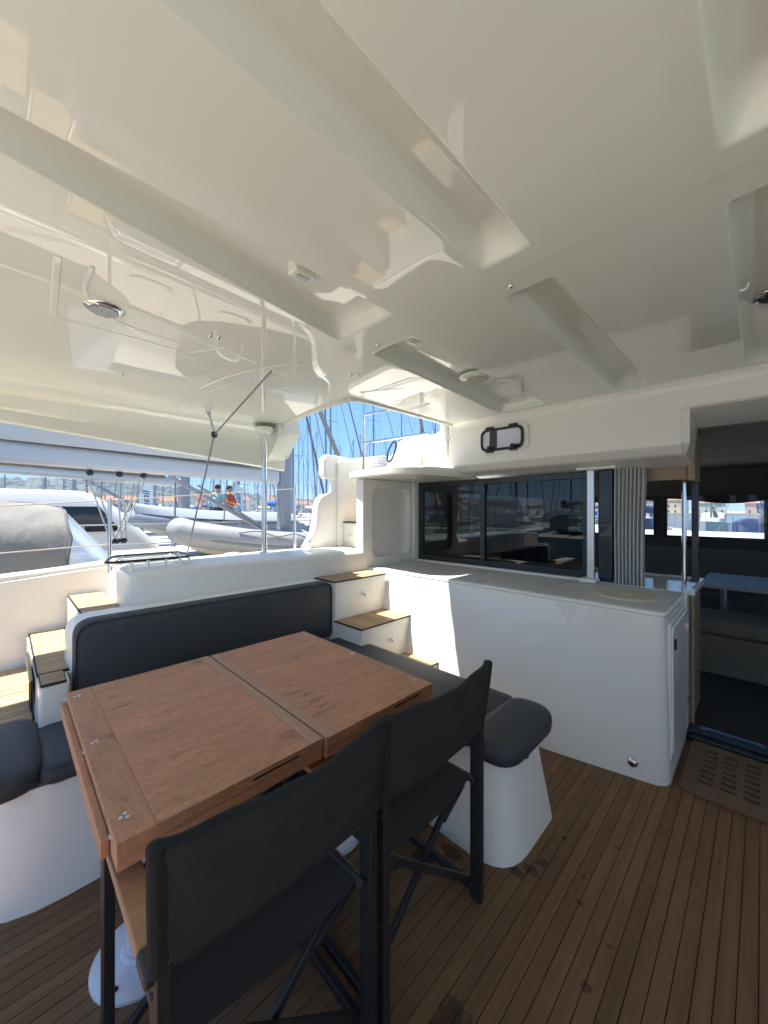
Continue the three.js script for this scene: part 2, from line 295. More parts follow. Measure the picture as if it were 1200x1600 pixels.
function makeYacht(coverMat, hullMat, lean) {
  const g = new THREE.Group(), L = 12, B = 3.9, H = hullGeo(L, B, 1.25);
  part('hull', H.hull, hullMat, g); part('deck', H.deck, W.deck, g);
  part('coachroof', cabinGeo(3.6, 8.6, 1.25, 0.8, 1.2, 0.5), W.deck, g);
  for (const s of [-1, 1]) part('window', surf(8, 1, (a, v) => { const x = 4.1 + a * 3.2; const w = 1.25 + (0.8 - 1.25) * (x - 3.6) / 5; return [x, 1.36 + v * 0.2, s * (w * (0.985 - 0.05 * v) + 0.03)]; }), W.dark, g);
  part('sprayhood', loft([lift(roundPoly([[2.6, -1.2], [4.3, -1.15], [4.3, 1.15], [2.6, 1.2]], .4), 1.45), lift(roundPoly([[2.5, -1.15], [3.9, -1.05], [3.9, 1.05], [2.5, 1.15]], .4), 2.1), lift(roundPoly([[2.5, -.8], [3.5, -.8], [3.5, .8], [2.5, .8]], .4), 2.3)], 0.7), coverMat, g);
  const mx = 6.2, top = 17.5; part('mast', cyl(V(mx, 1.5, 0), V(mx, top, 0), 0.11, 0.07, 8), W.mast, g);
  for (const y of [6.5, 11.5]) part('spreader', cyl(V(mx, y, -0.9), V(mx, y, 0.9), 0.03, 0.03, 6), W.mast, g);
  part('boom', cyl(V(mx - .1, 2.6, 0), V(1.6, 2.75, 0), 0.09, 0.09, 8), W.mast, g);
  part('sail_cover', loft([0, .3, .7, 1].map((t) => { const x = mx - .2 - t * 4.2, r = 0.26 - .08 * t; return [...Array(8)].map((_, i) => [x, 2.82 + .1 * t + 1.25 * r * Math.sin(i / 8 * 6.283), r * Math.cos(i / 8 * 6.283)]); }), 0.9), coverMat, g);
  const wires = [[V(mx, top, 0), V(11.8, 1.45, 0), .035], [V(mx, top, 0), V(0.1, 1.2, 0), .012]];
  for (const s of [-1, 1]) wires.push([V(mx, top, 0), V(mx, 11.5, s * .9), .012], [V(mx, 11.5, s * .9), V(mx, 6.5, s * .9), .012], [V(mx, 6.5, s * .9), V(mx - .3, 1.3, s * 1.85), .012], [V(mx, 11.5, 0), V(mx, 6.5, s * .9), .012]);
  part('rigging', wires.map(([a, b, r]) => cyl(a, b, r, r, 5)), W.wire, g);
  const rail = []; for (const s of [-1, 1]) { const pts = []; for (let k = 0; k <= 8; k++) { const t = .06 + k * .115, q = V(t * L, H.sheer(t) + .6, s * H.half(t) * .96); pts.push(q); rail.push(cyl(V(t * L, H.sheer(t), s * H.half(t) * .96), q, .014, .014, 5)); } for (let k = 0; k < 8; k++) rail.push(cyl(pts[k], pts[k + 1], .009, .009, 4)); }
  part('guard_rail', rail, W.mast, g);
  return g;
}
const fleet = [makeYacht(W.navy, W.hull), makeYacht(W.blue, W.hull), makeYacht(W.grey, W.hull), makeYacht(W.deck, W.hull)];
const fleetLabel = ['distant white sailing yacht with navy sail cover moored', 'distant white sailing yacht with bright blue sail cover moored', 'distant white sailing yacht with grey sail cover moored', 'distant white sailing yacht with off white sail cover moored'];
let fk = 0;
function moor(x, p, turn, k, s = 1, row = '') {
  const g = fleet[k % 4].clone(); g.name = numbered('sailing_yacht'); g.scale.setScalar(s); g.position.copy(V(x, -1, p)); g.rotation.y = turn; scene.add(g);
  info(g, fleetLabel[k % 4] + row, 'sailing yacht', 'sailing yachts moored around the marina'); return g;
}
const H2 = Math.PI / 2;
for (let i = 0; i < 11; i++) moor(-2 + i * 4.6 + rr(-.4, .4), 33 + rr(-.4, .4), -H2 + rr(-.02, .02), i + (i % 3), rr(.85, 1.05), ' beyond the flag pontoon');
for (let i = 0; i < 13; i++) moor(-2 + i * 5.2 + rr(-.4, .4), 53 + rr(-.4, .4), H2, i * 3 + 1, rr(.9, 1.1), ' in the second row');
for (let i = 0; i < 13; i++) moor(0 + i * 7.5 + rr(-.8, .8), 92 + rr(-1, 1), -H2, i * 2 + (i % 2), rr(.9, 1.2), ' off the town');
for (let i = 0; i < 9; i++) moor(23 + rr(-.4, .4), -14 + i * 4.7, rr(-.02, .02), i + (i % 2), rr(.85, 1.05), ' just ahead');
for (let i = 0; i < 10; i++) moor(60 + rr(-.4, .4), -26 + i * 6, Math.PI, i * 3, rr(.9, 1.1), ' far ahead');
for (let i = 0; i < 7; i++) moor(-13.5 + rr(-.4, .4), -12 + i * 4.9, Math.PI + rr(-.02, .02), i + 2, rr(.9, 1.05), ' close astern');
for (let i = 0; i < 8; i++) moor(-45 + rr(-.4, .4), -16 + i * 5.2, 0, i * 3 + 2, rr(.9, 1.1), ' far astern');
for (let i = 0; i < 14; i++) moor(14 + i * 5.4 + rr(-.5, .5), 72 + rr(-.6, .6), -H2, i * 3 + 2, rr(.9, 1.15), ' in the third row');
for (let i = 0; i < 15; i++) moor(20 + i * 7.2 + rr(-.8, .8), 122 + rr(-1, 1), H2, i + (i % 3), rr(1, 1.3), ' near the quay');
// pontoons
for (const [x0, x1, p0, p1, t] of [[-6, 54, 17.4, 19.4, 'grey timber pontoon carrying the feather flags'], [-6, 70, 40.2, 42.2, 'grey timber pontoon between two rows of yachts'], [19.5, 21.5, -20, 15, 'grey timber pontoon off the bow'], [-60, -9, 14.6, 16.2, 'grey timber pontoon at right angles to the stern'], [-6.6, -3.9, -30, 14.5, 'unseen pale concrete pontoon added behind the stern to bounce sunlight']]) single('pontoon', t, 'pontoon', bx(x0, x1, -1.1, -0.45, p0, p1, 0.05), std(/concrete/.test(t) ? lin(.45, .43, .39) : lin(0.30, 0.27, 0.22), { roughness: 0.9 }));  // the concrete one is added out of view to bounce sunlight onto the boat

// inflatable dinghies (rigid inflatable): local x from bow (0) to stern
function makeDinghy(L, tubeMat, hullMat, covered) {
  const g = new THREE.Group(), r = 0.175, b = 0.55;
  const path = []; const side = (s) => { const a = []; for (let k = 0; k <= 10; k++) { const t = k / 10; a.push(V(0.12 + L * t * 0.97, 0.42 + 0.22 * Math.pow(1 - t, 2.5), s * b * Math.pow(Math.min(1, t * 1.9 + .05), .6))); } return a; };
  const st = side(1).reverse(), pt = side(-1); const all = [...st, V(0.02, 0.68, 0), ...pt];
  part('buoyancy_tube', tube(all, r, 90, false, 14), tubeMat, g);
  for (const s of [-1, 1]) { part('end_cone', cyl(V(L, 0.42, s * b), V(L + .28, .44, s * b * 1.02), r * 1.0, r * .35, 14), tubeMat, g);
    part('rubbing_strake', tube(side(s).map((q) => q.clone().add(V(0, -.05, s * r * .97))), 0.022, 40, false, 6), W.grey, g);
    part('grab_line', tube(side(s).slice(2).map((q, i) => q.clone().add(V(0, .1 + (i % 2) * .05, s * r * .92))), 0.012, 40, false, 5), W.grey, g); }
  part('keel_hull', loft([[0.15, .42, .02], [.5, .3, .25], [1.2, .12, .42], [L, .08, .44]].map(([x, y, w]) => [[x, .5, -w - .08], [x, y + .14, -w], [x, y, 0], [x, y + .14, w], [x, .5, w + .08]]), 0.5), hullMat, g);
  part('transom', bx(L - .12, L - .06, .2, .75, -b + .1, b - .1, .015), hullMat, g);
  if (covered) part('cover', surf(24, 10, (t, v) => { const w = (b + r) * Math.pow(Math.min(1, t * 1.9 + .06), .6), q = v * 2 - 1; return [-.06 + L * t * 1.02, .58 + .2 * Math.pow(1 - t, 2.5) + .2 * Math.sqrt(Math.max(0, 1 - q * q)), q * w * 1.02]; }), tubeMat, g);
  else part('bench', bx(L * .5, L * .62, .45, .5, -b, b, .01), W.grey, g);
  return g;
}
function place(g, name, x, y, p, turn, label, cat, group) { g.name = numbered(name); g.position.copy(V(x, y, p)); g.rotation.y = turn; scene.add(g); return info(g, label, cat, group); }

// neighbour A: monohull lying alongside to port
{
  const gA = thing('neighbour_yacht', 'large white sailing yacht moored alongside with tan deck and white boom', 'sailing yacht');
  gA.position.copy(V(-6.2, -1, 6.35));
  const H = hullGeo(15, 4.0, 1.55, 34); part('hull', H.hull, W.hull, gA); part('deck', H.deck, std(lin(0.45, 0.40, 0.33), { roughness: 0.85 }), gA);
  part('coachroof', cabinGeo(6.2, 11.2, 1.2, .8, 1.5, .32), W.deck, gA);
  const mx = 9.9, by = 3.17, a = []; // mast in world x 3.7
  part('mast', loft([1.6, 18].map((y) => roundPoly([[mx - .13, -.09], [mx + .13, -.09], [mx + .13, .09], [mx - .13, .09]], .08).map((q) => [q[0], y, q[1]])), .8), W.mast, gA);
  const boomRing = (x, y, w, h) => roundPoly([[-w, -h], [w, -h], [w, h], [-w, h]], Math.min(w, h) * .9).map((q) => [x, y + q[1], q[0]]);
  part('boom', loft([boomRing(mx - .15, by - .11, .09, .13), boomRing(4.6, by + .02, .10, .14)], .9), std(lin(.5, .52, .55), { roughness: .35 }), gA);
  part('sail_bag', surf(40, 16, (t, v) => { const x = mx - .25 - t * 5.0, r = .24 - .06 * t, an = -.6 + v * (Math.PI + 1.2), wob = 1 + .06 * Math.sin(t * 37 + v * 5) * Math.sin(v * 3.1); return [x, by + .22 + .04 * t + 1.35 * r * Math.sin(an) * wob, r * Math.cos(an) * wob]; }), M.cover, gA);
  part('vang', [bar(V(mx - 1.95, by - .2, 0), V(mx - .2, 1.98, 0), .05, .06, V(0, 0, 1)), bar(V(mx - 1.55, by - .33, -.05), V(mx - .3, 2.05, -.05), .03, .03, V(0, 0, 1))], W.mast, gA);
  part('rigging', [[V(mx, 18, 0), V(14.8, 1.9, 0), .04], [V(mx, 18, 0), V(.2, 1.6, .8), .014], [V(mx, 18, 0), V(.2, 1.6, -.8), .014], [V(mx, 11, 1.1), V(mx - .4, 1.6, 1.9), .014], [V(mx, 11, -1.1), V(mx - .4, 1.6, -1.9), .014], [V(mx, 18, 0), V(mx, 11, 1.1), .014], [V(mx, 18, 0), V(mx, 11, -1.1), .014], [V(mx + .1, 9, 0), V(mx - .5, 1.6, -1.9), .012], [V(mx + .1, 9, 0), V(mx + .9, 1.6, -1.85), .012]].map(([p, q, r]) => cyl(p, q, r, r, 6)), W.wire, gA);
  part('spreader', cyl(V(mx, 11, -1.1), V(mx, 11, 1.1), .035, .035, 6), W.mast, gA);
  for (const x of [7.1, 8.05, 9.2]) part('grab_rail', tube([V(x, 1.66, -1.55), V(x + .05, 1.86, -1.55), V(x + .3, 1.88, -1.55), V(x + .36, 1.66, -1.55)], .017, 16), W.hull, gA);
  part('toe_rail', tube([...Array(12)].map((_, i) => { const t = .02 + i * .085; return V(t * 15, H.sheer(t) + .05, -H.half(t) * .97); }), .03, 60), W.hull, gA);
  // mainsheet: blocks under the boom, falls and lower blocks
  for (const [x, d, lx] of [[7.0, 0, 7.25], [7.33, 0, 7.38], [7.62, 0, 7.3]]) {
    part('sheet_block', latheAt([[.001, -.03], [.034, -.028], [.042, 0], [.034, .028], [.001, .03]], 0, 0, 0, 14).rotateZ(H2).rotateY(.6).translate(x, by - .22, 0), M.plastic, gA);
    part('sheet_block', latheAt([[.001, -.03], [.034, -.028], [.042, 0], [.034, .028], [.001, .03]], 0, 0, 0, 14).rotateZ(H2).rotateY(.6).translate(lx, 2.02 - d, 0), M.plastic, gA);
    part('mainsheet', [cyl(V(x - .03, by - .25, 0), V(lx - .03, 2.05, 0), .011, .011, 6), cyl(V(x + .03, by - .25, 0), V(lx + .03, 2.05, 0), .011, .011, 6)], M.rope, gA);
  }
}
{ // sprayhood of neighbour A
  const g = thing('sprayhood', 'crumpled grey canvas sprayhood with clear windscreen on the yacht alongside', 'sprayhood');
  const hood = (t, v) => { const an = v * Math.PI, x = -1.9 + t * 2.36, w = 1.05 - .12 * t, h = (1.06 - .30 * t * t) * (1 - .055 * Math.pow(Math.sin(t * Math.PI * 2), 2)), wr = .012 * Math.sin(v * 26 + t * 19) * Math.sin(t * 6.3) + .07 * (fbm(t, v, 5, 9, 190, 4) - .5); return [x + .25 * Math.sin(an) * (1 - t) + wr, .72 + h * Math.pow(Math.sin(an), .55) + wr, 5.95 - w * Math.cos(an) + wr]; };
  part('canvas_roof', surf(40, 40, (t, v) => hood(t, v)), M.hood, g);
  part('windscreen', surf(20, 40, (t, v) => { const q = hood(1, v); return [q[0] + t * .62 * Math.pow(Math.sin(v * Math.PI), .4), q[1] + ( .70 - q[1]) * t, q[2] + (5.95 - q[2]) * .06 * t]; }), M.hoodWindow, g);
  part('piping', tube([...Array(30)].map((_, i) => V(...hood(1, i / 29))), .014, 80), std(lin(.12, .12, .12), { roughness: .9 }), g);
}
place(makeDinghy(2.45, phy(lin(.27, .275, .28), { roughness: .45 }), phy(lin(.6, .55, .45), { roughness: .4 })), 'inflatable_dinghy', 1.62, .50, 5.45, 0, 'pale grey inflatable dinghy with yellow cap lying on the neighbouring deck', 'dinghy', 'dinghies stowed on deck').children; 
{ const d = scene.children[scene.children.length - 1]; part('valve_cap', new THREE.CylinderGeometry(.035, .035, .03, 14).rotateX(H2).translate(1.72, .48, .765), std(lin(.6, .5, .08), { roughness: .6 }), d); }
place(makeDinghy(3.3, std(lin(.20, .24, .29), { roughness: .7 }), phy(lin(.4, .36, .3), { roughness: .4 }), true), 'covered_dinghy', 1.85, .62, 8.9, 0, 'slate grey inflatable dinghy under a cover behind the pale dinghy', 'dinghy', 'dinghies stowed on deck');
// neighbour B: catamaran further to port
{
  const g = thing('catamaran', 'white cruising catamaran with long black saloon window and tan sail bag', 'catamaran'); g.position.copy(V(-8, -1, 11.2));
  for (const p of [-2.7, 2.7]) { const H = hullGeo(17, 1.9, 1.6, 30); part('hull', H.hull.map((q) => q.translate(0, 0, -p)), W.hull, g); }
  part('bridge_deck', bx(1, 12.8, .9, 1.56, -3.4, 3.4, .1), W.deck, g);
  part('coachroof', cabinGeo(2, 10.6, 2.3, 1.8, 1.5, 1.35, 1.3), W.hull, g);
  part('window', surf(12, 2, (a, v) => { const x = 4.2 + a * 5.5; const k = 1 - .1 * v; return [x - v * .35, 2.02 + v * .5, -(2.3 + (1.8 - 2.3) * (x - 2) / 8.6) * (1 - .13 * (.52 + v * .5) / 1.35) - .03]; }), W.dark, g);
  part('hardtop', bx(-.5, 3.6, 3.15, 3.3, -2.5, 2.5, .07), W.hull, g);
  const mx = 11.5; part('mast', cyl(V(mx, 1.5, .1), V(mx, 20, .1), .14, .12, 10), W.mast, g);
  part('boom', cyl(V(mx - .1, 3.2, .1), V(4.5, 3.45, .1), .12, .12, 10), W.hull, g);
  part('sail_bag', surf(30, 12, (t, v) => { const x = mx - .5 - t * 6.3, an = v * 6.283, r = .26; return [x, 3.62 + .18 * t + 1.3 * r * Math.sin(an), .1 + r * Math.cos(an)]; }), M.tan, g);
  part('bag_top', surf(30, 8, (t, v) => { const x = mx - .4 - t * 6.5, an = .2 + v * 2.7, r = .30; return [x, 3.66 + .18 * t + 1.4 * r * Math.sin(an), .1 + r * Math.cos(an)]; }), M.cover, g);
  part('vang', bar(V(mx - 2.3, 3.25, .1), V(mx - .1, 1.9, .1), .06, .07, V(0, 0, 1)), W.mast, g);
  part('rigging', [[V(mx, 20, .1), V(16.5, 1.7, 0), .04], [V(mx, 19, .1), V(mx - 1.2, 1.6, 3.2), .016], [V(mx, 19, .1), V(mx - 1.2, 1.6, -3.2), .016]].map(([a, b, r]) => cyl(a, b, r, r, 6)), W.wire, g);
  const rl = []; for (let k = 0; k < 9; k++) { const x = 5 + k * 1.3; rl.push(cyl(V(x, 1.5, -3.4), V(x, 2.2, -3.4), .015, .015, 5)); } for (const y of [1.85, 2.2]) rl.push(cyl(V(2, y, -3.4), V(15.6, y, -3.4), .012, .012, 5)); part('guard_rail', rl, W.mast, g);
}
// boat astern whose white hull shows in the dark window
{
  const g = thing('motor_yacht', 'white motor yacht astern mirrored in the dark cabin window', 'motor yacht'); g.position.copy(V(-7.2, -1, 7.4)); g.rotation.y = 2.5;
  const H = hullGeo(12, 3.8, 1.7, 28); part('hull', H.hull, W.hull, g); part('deck', H.deck, W.deck, g); part('cabin', cabinGeo(1.5, 8.2, 1.6, 1.1, 1.6, 1.4, 2.0), W.hull, g);
  for (const s of [-1, 1]) part('window', surf(8, 1, (a, v) => { const x = 2.3 + a * 4.0; const w = 1.6 - .5 * (x - 1.5) / 6.7; return [x - v * .5, 2.15 + v * .5, s * (w * (.945 - .06 * v) + .03)]; }), W.dark, g);
  for (const [x, y] of [[4, .75], [7, .8]]) part('fender', new THREE.CapsuleGeometry(.13, .45, 6, 12).translate(x, y, 2.02), W.navy, g);
}
// feather flags on the pontoon
{
  const c = document.createElement('canvas'); c.width = 128; c.height = 512; const x = c.getContext('2d'); x.fillStyle = '#f2f2f0'; x.fillRect(0, 0, 128, 512);
  x.save(); x.translate(64, 440); x.rotate(-H2); x.fillStyle = '#3a4a66'; x.font = 'bold 88px sans-serif'; x.textBaseline = 'middle'; x.fillText('sunsail', 0, 0); x.restore(); x.fillStyle = '#c8462c'; x.fillRect(0, 470, 128, 42);
  const t = new THREE.CanvasTexture(c); t.colorSpace = THREE.SRGBColorSpace; const fm = std(0xffffff, { map: t, roughness: .9 });
  for (const [px, lab] of [[3.75, 'white lettered feather flag on the pontoon in front of the wooded hill'], [7.55, 'white lettered feather flag on the pontoon above the dinghies']]) {
    const g = thing('feather_flag', lab, 'flag', 'flags on the pontoon'); g.position.copy(V(px, -.45, 17.6));
    part('pole', tube([V(0, 0, 0), V(0, 1.6, 0), V(.02, 2.9, 0), V(.14, 3.3, 0)], .018, 30), W.wire, g);
    part('cloth', surf(6, 20, (a, v) => [.02 + a * .5 * (v < .88 ? 1 : 1 - Math.pow((v - .88) / .12, 2) * .75), 1.5 + v * 1.75 - a * .12, .03 * Math.sin(v * 9 + a * 4), a, v]), fm, g);
  }
}
// people standing on the catamaran
function meshSDF(f, c, half, res) {
  const mc = new MarchingCubes(res, new THREE.MeshBasicMaterial(), false, false, 60000); mc.isolation = 0;
  for (let k = 0; k < res; k++) for (let j = 0; j < res; j++) for (let i = 0; i < res; i++) { const q = [i, j, k].map((n, a) => c[a] + (n - res / 2) / (res / 2) * half); mc.field[i + j * res + k * res * res] = -f(q[0], q[1], q[2]); }
  mc.update(); const n = mc.count, g = new THREE.BufferGeometry();
  g.setAttribute('position', new THREE.Float32BufferAttribute(Array.from(mc.positionArray.slice(0, n * 3)).map((v, i) => c[i % 3] + v * half), 3));
  g.setAttribute('normal', new THREE.Float32BufferAttribute(Array.from(mc.normalArray.slice(0, n * 3)), 3)); g.computeVertexNormals(); return g;
}
function person(label, pose, shirt, legs, hairC, x, p, turn) {
  const J = pose, bones = [['hip', 'chest', .125, .15], ['chest', 'neck', .13, .06], ['neck', 'head', .055, .06], ['shL', 'elL', .055, .042], ['elL', 'haL', .042, .03], ['shR', 'elR', .055, .042], ['elR', 'haR', .042, .03], ['hiL', 'knL', .085, .058], ['knL', 'anL', .058, .042], ['anL', 'toL', .045, .035], ['hiR', 'knR', .085, .058], ['knR', 'anR', .058, .042], ['anR', 'toR', .045, .035], ['shL', 'shR', .07, .07]];
  for (const s of ['L', 'R']) { const h = J['ha' + s], e = J['el' + s]; const d = h.map((v, i) => (v - e[i])); const l = Math.hypot(...d); const u = d.map((v) => v / l); for (let k = 0; k < 5; k++) { const off = (k - 2) * .018, nm = `f${s}${k}`; J[nm + 'a'] = [h[0] + u[0] * .03 + off, h[1] + u[1] * .03, h[2] + u[2] * .03]; J[nm + 'b'] = [h[0] + u[0] * (k === 4 ? .07 : .13 - .012 * Math.abs(k - 1)) + off * (k === 4 ? 2.4 : 1.15), h[1] + u[1] * (k === 4 ? .07 : .13), h[2] + u[2] * .12 + .02]; bones.push([nm + 'a', nm + 'b', .011, .008]); } }
  const cap = (q, a, b, r0, r1) => { const ab = b.map((v, i) => v - a[i]), aq = q.map((v, i) => v - a[i]); const t = clamp((ab[0] * aq[0] + ab[1] * aq[1] + ab[2] * aq[2]) / (ab[0] ** 2 + ab[1] ** 2 + ab[2] ** 2)); return Math.hypot(aq[0] - ab[0] * t, aq[1] - ab[1] * t, aq[2] - ab[2] * t) - (r0 + (r1 - r0) * t); };
  const sdf = (x, y, z) => { let d = 1e3; const q = [x, y, z]; for (const [a, b, r0, r1] of bones) { const e = cap(q, J[a], J[b], r0, r1), k = r0 < .015 ? .006 : .035, h = clamp(.5 + .5 * (d - e) / k); d = d + (e - d) * h - k * h * (1 - h); } const hd = J.head, e = Math.hypot((x - hd[0]) / .078, (y - hd[1] - .04) / .115, (z - hd[2]) / .095) * .09 - .09, k = .02, h = clamp(.5 + .5 * (d - e) / k); d = d + (e - d) * h - k * h * (1 - h); const nose = Math.hypot(x - hd[0], y - hd[1] - .03, z - hd[2] - .098) - .016; return Math.min(d, nose); };
  const g = thing('person', label, 'person'); g.position.copy(V(x, .575, p)); g.rotation.y = turn;
  const geo = meshSDF(sdf, [0, .88, 0], .95, 96), n = geo.attributes.position.count, col = new Float32Array(n * 3), P = geo.attributes.position;
  for (let i = 0; i < n; i++) { const y = P.getY(i), xx = Math.abs(P.getX(i)); let c = [.45, .27, .18]; if (y < .07) c = [.2, .2, .2]; else if (y < .96 && y > legs[1]) c = legs[0]; else if (y >= .96 && y < 1.42 && !(xx > .3 && y < 1.15)) c = shirt; col.set(c, i * 3); }
  geo.setAttribute('color', new THREE.BufferAttribute(col, 3)); part('body', geo, std(0xffffff, { vertexColors: true, roughness: .85 }), g);
  const hd = J.head; part('hair', new THREE.SphereGeometry(.1, 18, 12, 0, 6.3, 0, 1.75).scale(.9, 1.12, 1.05).rotateX(-.35).translate(hd[0], hd[1] + .055, hd[2] - .012), std(lin(...hairC), { roughness: 1 }), g);
}
const stance = (o = {}) => ({ hip: [0, .93, 0], chest: [0, 1.22, 0], neck: [0, 1.45, 0], head: [0, 1.57, .02], shL: [-.18, 1.38, 0], shR: [.18, 1.38, 0], elL: [-.25, 1.1, -.03], elR: [.25, 1.1, -.03], haL: [-.25, .86, .08], haR: [.25, .86, .08], hiL: [-.09, .9, 0], hiR: [.09, .9, 0], knL: [-.1, .48, .03], knR: [.11, .48, .02], anL: [-.11, .07, -.02], anR: [.12, .07, -.02], toL: [-.13, .045, .16], toR: [.15, .045, .15], ...o });
person('person in pale teal shirt and dark shorts standing on the catamaran', stance(), [.25, .45, .47], [[.03, .03, .04], .5], [.03, .02, .015], 4.95, 12.7, 2.4);
person('person in bright orange shirt and blue shorts bending arms on the catamaran', stance({ elL: [-.27, 1.14, .08], haL: [-.1, 1.05, .28], haR: [.1, 1.06, .3], elR: [.27, 1.14, .08] }), [.6, .13, .04], [[.05, .05, .3], .5], [.02, .015, .01], 5.5, 13.1, 0.6);

// ================================================================ OUR COCKPIT
// ---------------------------------------------------------------- teak sole: one plank per mesh over black caulking
{
  const g = struct('deck_floor', 'brown teak planked cockpit floor with black caulking and wet spots');
  part('caulking', bx(-1.6, 3.04, -.06, -.006, -2.2, 2.1), M.trim, g);
  const pitch = .047, n = Math.floor(4.3 / pitch);
  for (let i = 0; i < n; i++) {
    const p0 = -2.2 + i * pitch, a = bx(-1.6, 3.04, -.02, 0, p0 + .0014, p0 + pitch - .0014);
    const P = a.attributes.position, uv = a.attributes.uv; for (let k = 0; k < P.count; k++) uv.setXY(k, (P.getX(k) - FX0) / (FX1 - FX0), (-P.getZ(k) - FP0) / (FP1 - FP0));
    part('plank', a, M.floor, g);
  }
}
// ---------------------------------------------------------------- hardtop
const yTop = (x, p) => { const a = Math.max(0, Math.abs(p) - 1.4) / 1.7; return 2.2 + (x > 1.141 ? .006 : 0) - .055 * a * a; };
{
  const roof = struct('ceiling', 'glossy cream moulded hardtop ceiling with long rounded recesses');
  const mk = (x0, x1, pA, pB, recs) => {                  // grid whose lines follow the edges of the recesses
    const w = .04, xs = [], add = (arr, a, b, n) => { for (let k = 0; k < n; k++) arr.push(a + (b - a) * k / n); };
    const rx0 = recs.length ? recs[0].x0 : x0, rx1 = recs.length ? recs[0].x1 : x1;
    if (recs.length) { if (rx0 > x0) add(xs, x0, rx0, 4); for (let k = 0; k < 12; k++) xs.push(rx0 + .1 * (1 - Math.cos(k / 12 * H2))); add(xs, rx0 + .1, rx1 - .11, 10); for (let k = 0; k < 12; k++) xs.push(rx1 - .11 * (1 - Math.sin(k / 12 * H2))); add(xs, rx1, x1, 4); } else add(xs, x0, x1, 8); xs.push(x1);
    const rows = xs.map((x) => { const ps = []; let cur = pA; for (const r of recs) { const n = r.n(x), f = r.f(x); add(ps, cur, n, 5); for (let k = 0; k < 24; k++) ps.push(n + (f - n) * (.5 - .5 * Math.cos(k / 24 * Math.PI))); cur = f; } add(ps, cur, pB, 14); ps.push(pB); return ps; });
    const e = (t) => { t = clamp(t); return t < .15 ? 6.667 * t * t : 1 - 1.17647 * (1 - t) * (1 - t); };
    const hgt = (x, p) => { let y = yTop(x0 + .01, p); for (const r of recs) { const n = r.n(x), f = r.f(x); if (p > n && p < f && x > r.x0 && x < r.x1) { const w2 = Math.min(.062, (f - n) * .46); y += r.d * e((p - n) / w2) * e((f - p) / w2) * e((x - r.x0) / .1) * e((r.x1 - x) / .11); } } return y; };
    const g = surf(rows[0].length - 1, xs.length - 1, (a, b) => { const j = Math.round(b * (xs.length - 1)), i = Math.round(a * (rows[0].length - 1)), x = xs[j], p = rows[j][i]; return [x, hgt(x, p), p]; }, 0, false);
    const P = g.attributes.position, N = g.attributes.normal, E = 4e-4;      // exact normals, so that the flat areas mirror as flat
    for (let k = 0; k < P.count; k++) { const x = P.getX(k), p = -P.getZ(k), dx = (hgt(x + E, p) - hgt(x - E, p)) / (2 * E), dp = (hgt(x, p + E) - hgt(x, p - E)) / (2 * E), v = new THREE.Vector3(dx, -1, -dp).normalize(); N.setXYZ(k, v.x, v.y, v.z); }
    return g.toNonIndexed();
  };
  const rec = (n, f, x0, x1, tf = 0) => ({ n: () => n, f: (x) => f + tf * x, x0, x1, d: .07 });
  part('ceiling_panel', mk(-.6, 1.137, -3.0, 2.86, [rec(-1.3, -1.0, -.52, 1.06), rec(-.65, -.48, -.52, 1.06), rec(-.12, .07, -.52, 1.06), rec(.46, .63, -.52, 1.06), rec(1.0, 1.135, -.52, 1.06, .19)]), M.ceiling, roof);
  part('ceiling_panel', [mk(1.145, 1.62, 1.93, 2.86, []), mk(1.145, 2.82, -3.0, 1.93, [rec(-1.3, -1.0, 1.25, 2.74), rec(-.65, -.48, 1.25, 2.74), rec(-.12, .07, 1.25, 2.74), rec(.475, .655, 1.25, 2.74), rec(1.08, 1.25, 1.25, 2.74, .075)])], M.ceiling, roof);
  part('joint', bx(1.13, 1.152, 2.209, 2.24, -3, 2.86), std(lin(.6, .6, .53), { roughness: .6 }), roof);
  // curved port fascia, lower edge falling forward
  const bot = (x) => 1.955 - .083 * x, prof = (x, v) => { const y = yTop(x, 2.86), b = bot(x), t = [[2.86, y], [2.92, y - .006], [2.98, y - .028], [3.03, y - .07], [3.06, y - .12], [3.085, (y + b) / 2 - .03], [3.10, b + .012], [3.112, b], [3.15, b + .004], [3.165, b + .05], [3.165, 2.44]]; const k = Math.min(9.999, v * 10), i = Math.floor(k), f = k - i; return [t[i][0] + (t[i + 1][0] - t[i][0]) * f, t[i][1] + (t[i + 1][1] - t[i][1]) * f]; };
  part('fascia', surf(30, 10, (a, v) => { const x = -.6 + a * 2.4, q = prof(x, v); return [x, q[1], q[0]]; }, .5), M.ceiling, roof);
  part('fascia_end', shapePY([...Array(11)].map((_, i) => prof(1.8, i / 10)).concat([[2.86, 2.44]]), 1.795, 1.812), M.ceiling, roof);
  part('fascia', bx(-.6, 2.8, 1.95, 2.44, -3.15, -2.98, .04), M.ceiling, roof);
  part('roof_shell', [bx(-.6, 1.73, 2.37, 2.45, -3.15, 3.16), bx(1.73, 2.9, 2.37, 2.45, -3.15, 2.10), bx(-.63, -.59, 2.12, 2.46, -3.15, 3.16)], M.gel, roof);
